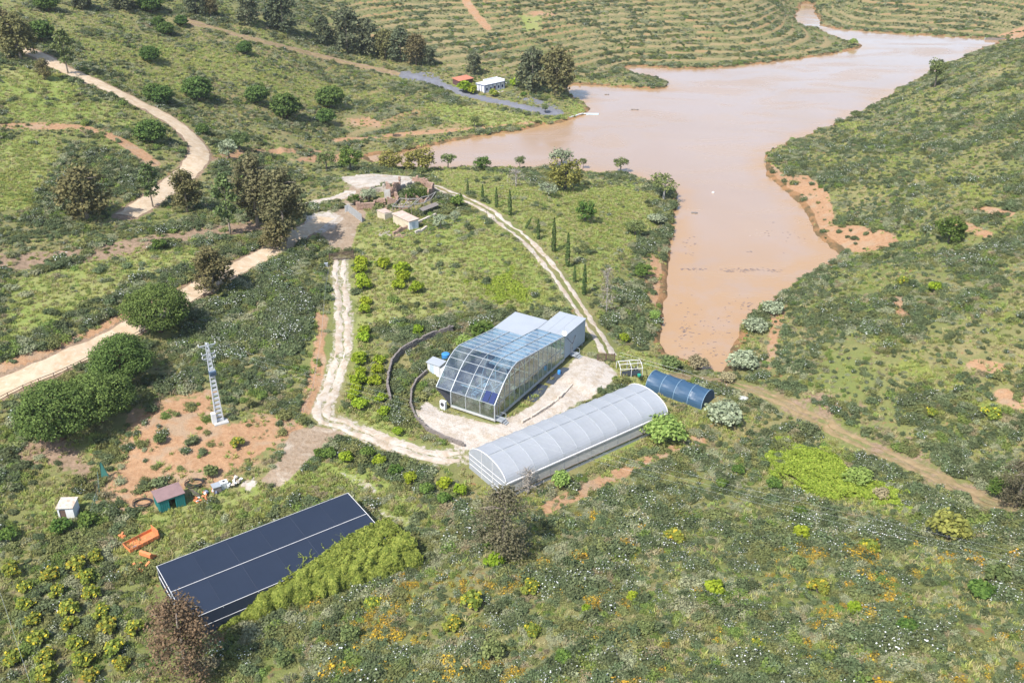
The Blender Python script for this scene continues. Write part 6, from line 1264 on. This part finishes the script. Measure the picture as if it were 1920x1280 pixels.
# ------------------------------------------------------------------ scrub over the hills
def scatter_all():
    bands = [(55,130,2.9),(130,200,2.3),(200,300,1.9),(300,450,1.6),(450,760,1.1)]
    for bi, (ya, yb, dn) in enumerate(bands):
        area_ = (W0*2*(yb-ya)+WK*(yb*yb-ya*ya)); n = int(area_*dn)
        y = np.sqrt(rng.uniform(0, 1, n)*(yb*yb-ya*ya)+ya*ya); x = rng.uniform(-1, 1, n)*(W0+WK*y)
        z = samp(GZ, x, y); ok, u, vv = inview(x, y, z); x, y, z, u, vv = x[ok], y[ok], z[ok], u[ok], vv[ok]
        S = {k: samp(MASK[k], x, y) for k in MASK}; rd = samp(RD, x, y); sl = samp(SDL, x, y); bd = samp(BLD, x, y); ph = samp(PHASE, x, y)
        cl = fbm(x/9, y/9, 51, 3); c2 = fbm(x/40, y/40, 53, 3)
        p = .22 + .9*sstep(.4, .58, cl)
        p *= .55 + .6*sstep(.3, .6, c2)
        p = np.maximum(p, .85*sstep(.3, .8, S['dense'])); p *= np.where(S['terrace'] > .75, np.where((ph > .06)&(ph < .58), 1.8, .07), np.where(S['terrace'] > .4, np.where((ph > .05)&(ph < .6), 1.5, .3), 1))
        right = sstep(1250, 1450, u)*(vv > 180); fore = sstep(880, 1000, vv)*sstep(500, 800, u)
        left_low = (1-sstep(420, 560, u))*sstep(950, 1010, vv)
        slope_l = ((u > 300)&(u < 600)&(vv > 470)&(vv < 760))
        p = np.where((right > .5)|(fore > .5), np.maximum(p, np.where((right > .5)&(vv > 500)&(fore < .5), .26+.6*sstep(.42,.56,cl), .52+.45*sstep(.42,.54,cl))), p); rowp = (samp(GZS, x, y)+(c2-.5)*3)/1.7; p = np.where((right > .5)&(fore < .5), p*(.72+.45*sstep(.25, .5, np.abs(rowp-np.floor(rowp)-.5))), p); p = np.where((left_low > .5)|slope_l, np.maximum(p, .5), p)
        p *= 1-.95*sstep(.25, .65, S['grass']); p *= 1-.82*sstep(.3, .8, S['lime']); p *= 1-.92*sstep(.2, .6, S['orange']); p *= 1-.9*sstep(.25, .7, S['scree'])
        p *= 1-sstep(.25, .55, S['pale']); p *= 1-sstep(.3, .6, S['brown']); p *= 1-sstep(.3, .6, S['asphalt'])
        p *= 1-.9*sstep(.4, .9, S['lime']*(fore > 0))
        p = np.where((rd < .7)|(sl < .8)|(bd < .9), 0, p)
        for (ax, ay, r) in NOGROW: p = np.where((x-ax)**2+(y-ay)**2 < r*r, 0, p)
        k = rng.uniform(0, 1, len(x)) < p; x, y, u, vv, c2, cl = x[k], y[k], u[k], vv[k], c2[k], cl[k]; right, fore, left_low, slope_l = right[k], fore[k], left_low[k], slope_l[k]; te = S['terrace'][k]
        n = len(x); keys = ['cistus','plain','olive','grey','dry','green','rust']
        f2 = fbm(x/6, y/6, 61, 3)[:,None]; f3 = fbm(x/14, y/14, 67, 3)[:,None]; one = np.ones((n, 1))
        pr = np.concatenate([one*.22, one*.18, one*.22, one*.2, one*.09, one*.09, one*.0], 1)
        pr[:,0] += .55*slope_l + .12*right + .15*fore*sstep(.4, .6, f3[:,0]); pr[:,1] += .3*(S['dense'][k] > .5) + .12*right; pr[:,5] += .25*slope_l; pr[:,6] += fore*.6*sstep(.54, .66, f3[:,0])*sstep(940, 1100, vv) + .06*fore*sstep(1000,1100,vv)
        pr[:,5] += .28*left_low + .1*right*sstep(.5, .65, f2[:,0]); pr[:,3] += .2*(fore)*sstep(.5, .6, f2[:,0]); pr[:,2] += .3*left_low; pr[:,0] *= 1-.75*left_low
        pr[:,4] += .12*(fore+right)*sstep(.52, .65, f2[:,0])
        pr[:,5] += .06*(te > .4); pr[:,3] += .25*(yb > 320); pr[:,4] += .1*(yb > 320)
        for q_ in range(7): pr[:,q_] *= np.exp(7*(vn(x/2.6+q_*31.7, y/2.6, 200+q_)-.5))
        idx, kk = choose(pr, keys, n)
        sc = np.exp(rng.normal(0, .28, n))*np.array([1.05,1.05,1.0,1.0,.9,.95,.95])[kk]*(.75 + .65*sstep(.42, .62, cl))
        sc *= np.where(te > .4, .85, 1.0)*(1+.3*S['dense'][k]); sc = np.clip(sc, .35, 2.3)
        scatter('hillside_scrub', x, y, idx, sc, ['low wild scrub close to the camera along the bottom slope','wild scrub around the farm buildings and lower right slope','wild scrub on the middle slopes beside the pond','wild scrub on the slopes behind the pond','wild scrub on the farthest hills'][bi], 'scrub')
    # grass tufts on open ground
    for bi, (ya, yb, dn) in enumerate([(60,150,4.2),(150,270,2.4),(270,420,1.3)]):
        n = int((W0*2*(yb-ya)+WK*(yb*yb-ya*ya))*dn); y = np.sqrt(rng.uniform(0, 1, n)*(yb*yb-ya*ya)+ya*ya); x = rng.uniform(-1, 1, n)*(W0+WK*y)
        z = samp(GZ, x, y); ok, u, vv = inview(x, y, z, 60, 60); x, y = x[ok], y[ok]
        S = {k: samp(MASK[k], x, y) for k in MASK}; rd = samp(RD, x, y); sl = samp(SDL, x, y); bd = samp(BLD, x, y); cl = fbm(x/4, y/4, 71, 3)
        p = .06+.4*sstep(.4, .62, cl) + .65*S['grass'] + .5*S['lime']; p *= 1-sstep(.2, .5, S['pale']); p *= 1-sstep(.2, .6, S['brown']); p *= 1-.85*S['orange']; p *= 1-.7*S['scree']
        p = np.where((rd < .3)|(sl < .8)|(bd < .2), 0, p)
        k = rng.uniform(0, 1, len(x)) < p; x, y, gr = x[k], y[k], S['grass'][k]+S['lime'][k]; n = len(x)
        pr = np.stack([.45+.5*gr, np.full(n, .4)], 1); idx, kk = choose(pr, ['grass','straw'], n)
        scatter('grass', x, y, idx, rng.uniform(.6, 1.5, n)*(1.3 if bi == 2 else 1.0), ['tufts of grass around the sheds and the shade house','tufts of grass on the meadow around the ruin','tufts of grass on the open slopes behind the ruin'][bi], 'grass', .02)
scatter_all()

# ------------------------------------------------------------------ light haze over the valley
hz = MB().box(-760, 760, -25, 1180, -4.5, 150).build('haze', None)
hz.data.materials.clear(); m, t = nt('thin_haze'); pv = t.nodes.new('ShaderNodeVolumePrincipled'); pv.inputs['Color'].default_value = (.86,.90,.96,1); pv.inputs['Density'].default_value = .00008; pv.inputs['Anisotropy'].default_value = .2
o_ = t.nodes.new('ShaderNodeOutputMaterial'); t.links.new(pv.outputs[0], o_.inputs['Volume']); hz.data.materials.append(m); tag(hz, 'thin pale haze lying over the whole valley', 'haze', kind='stuff'); hz.display_type = 'WIRE'
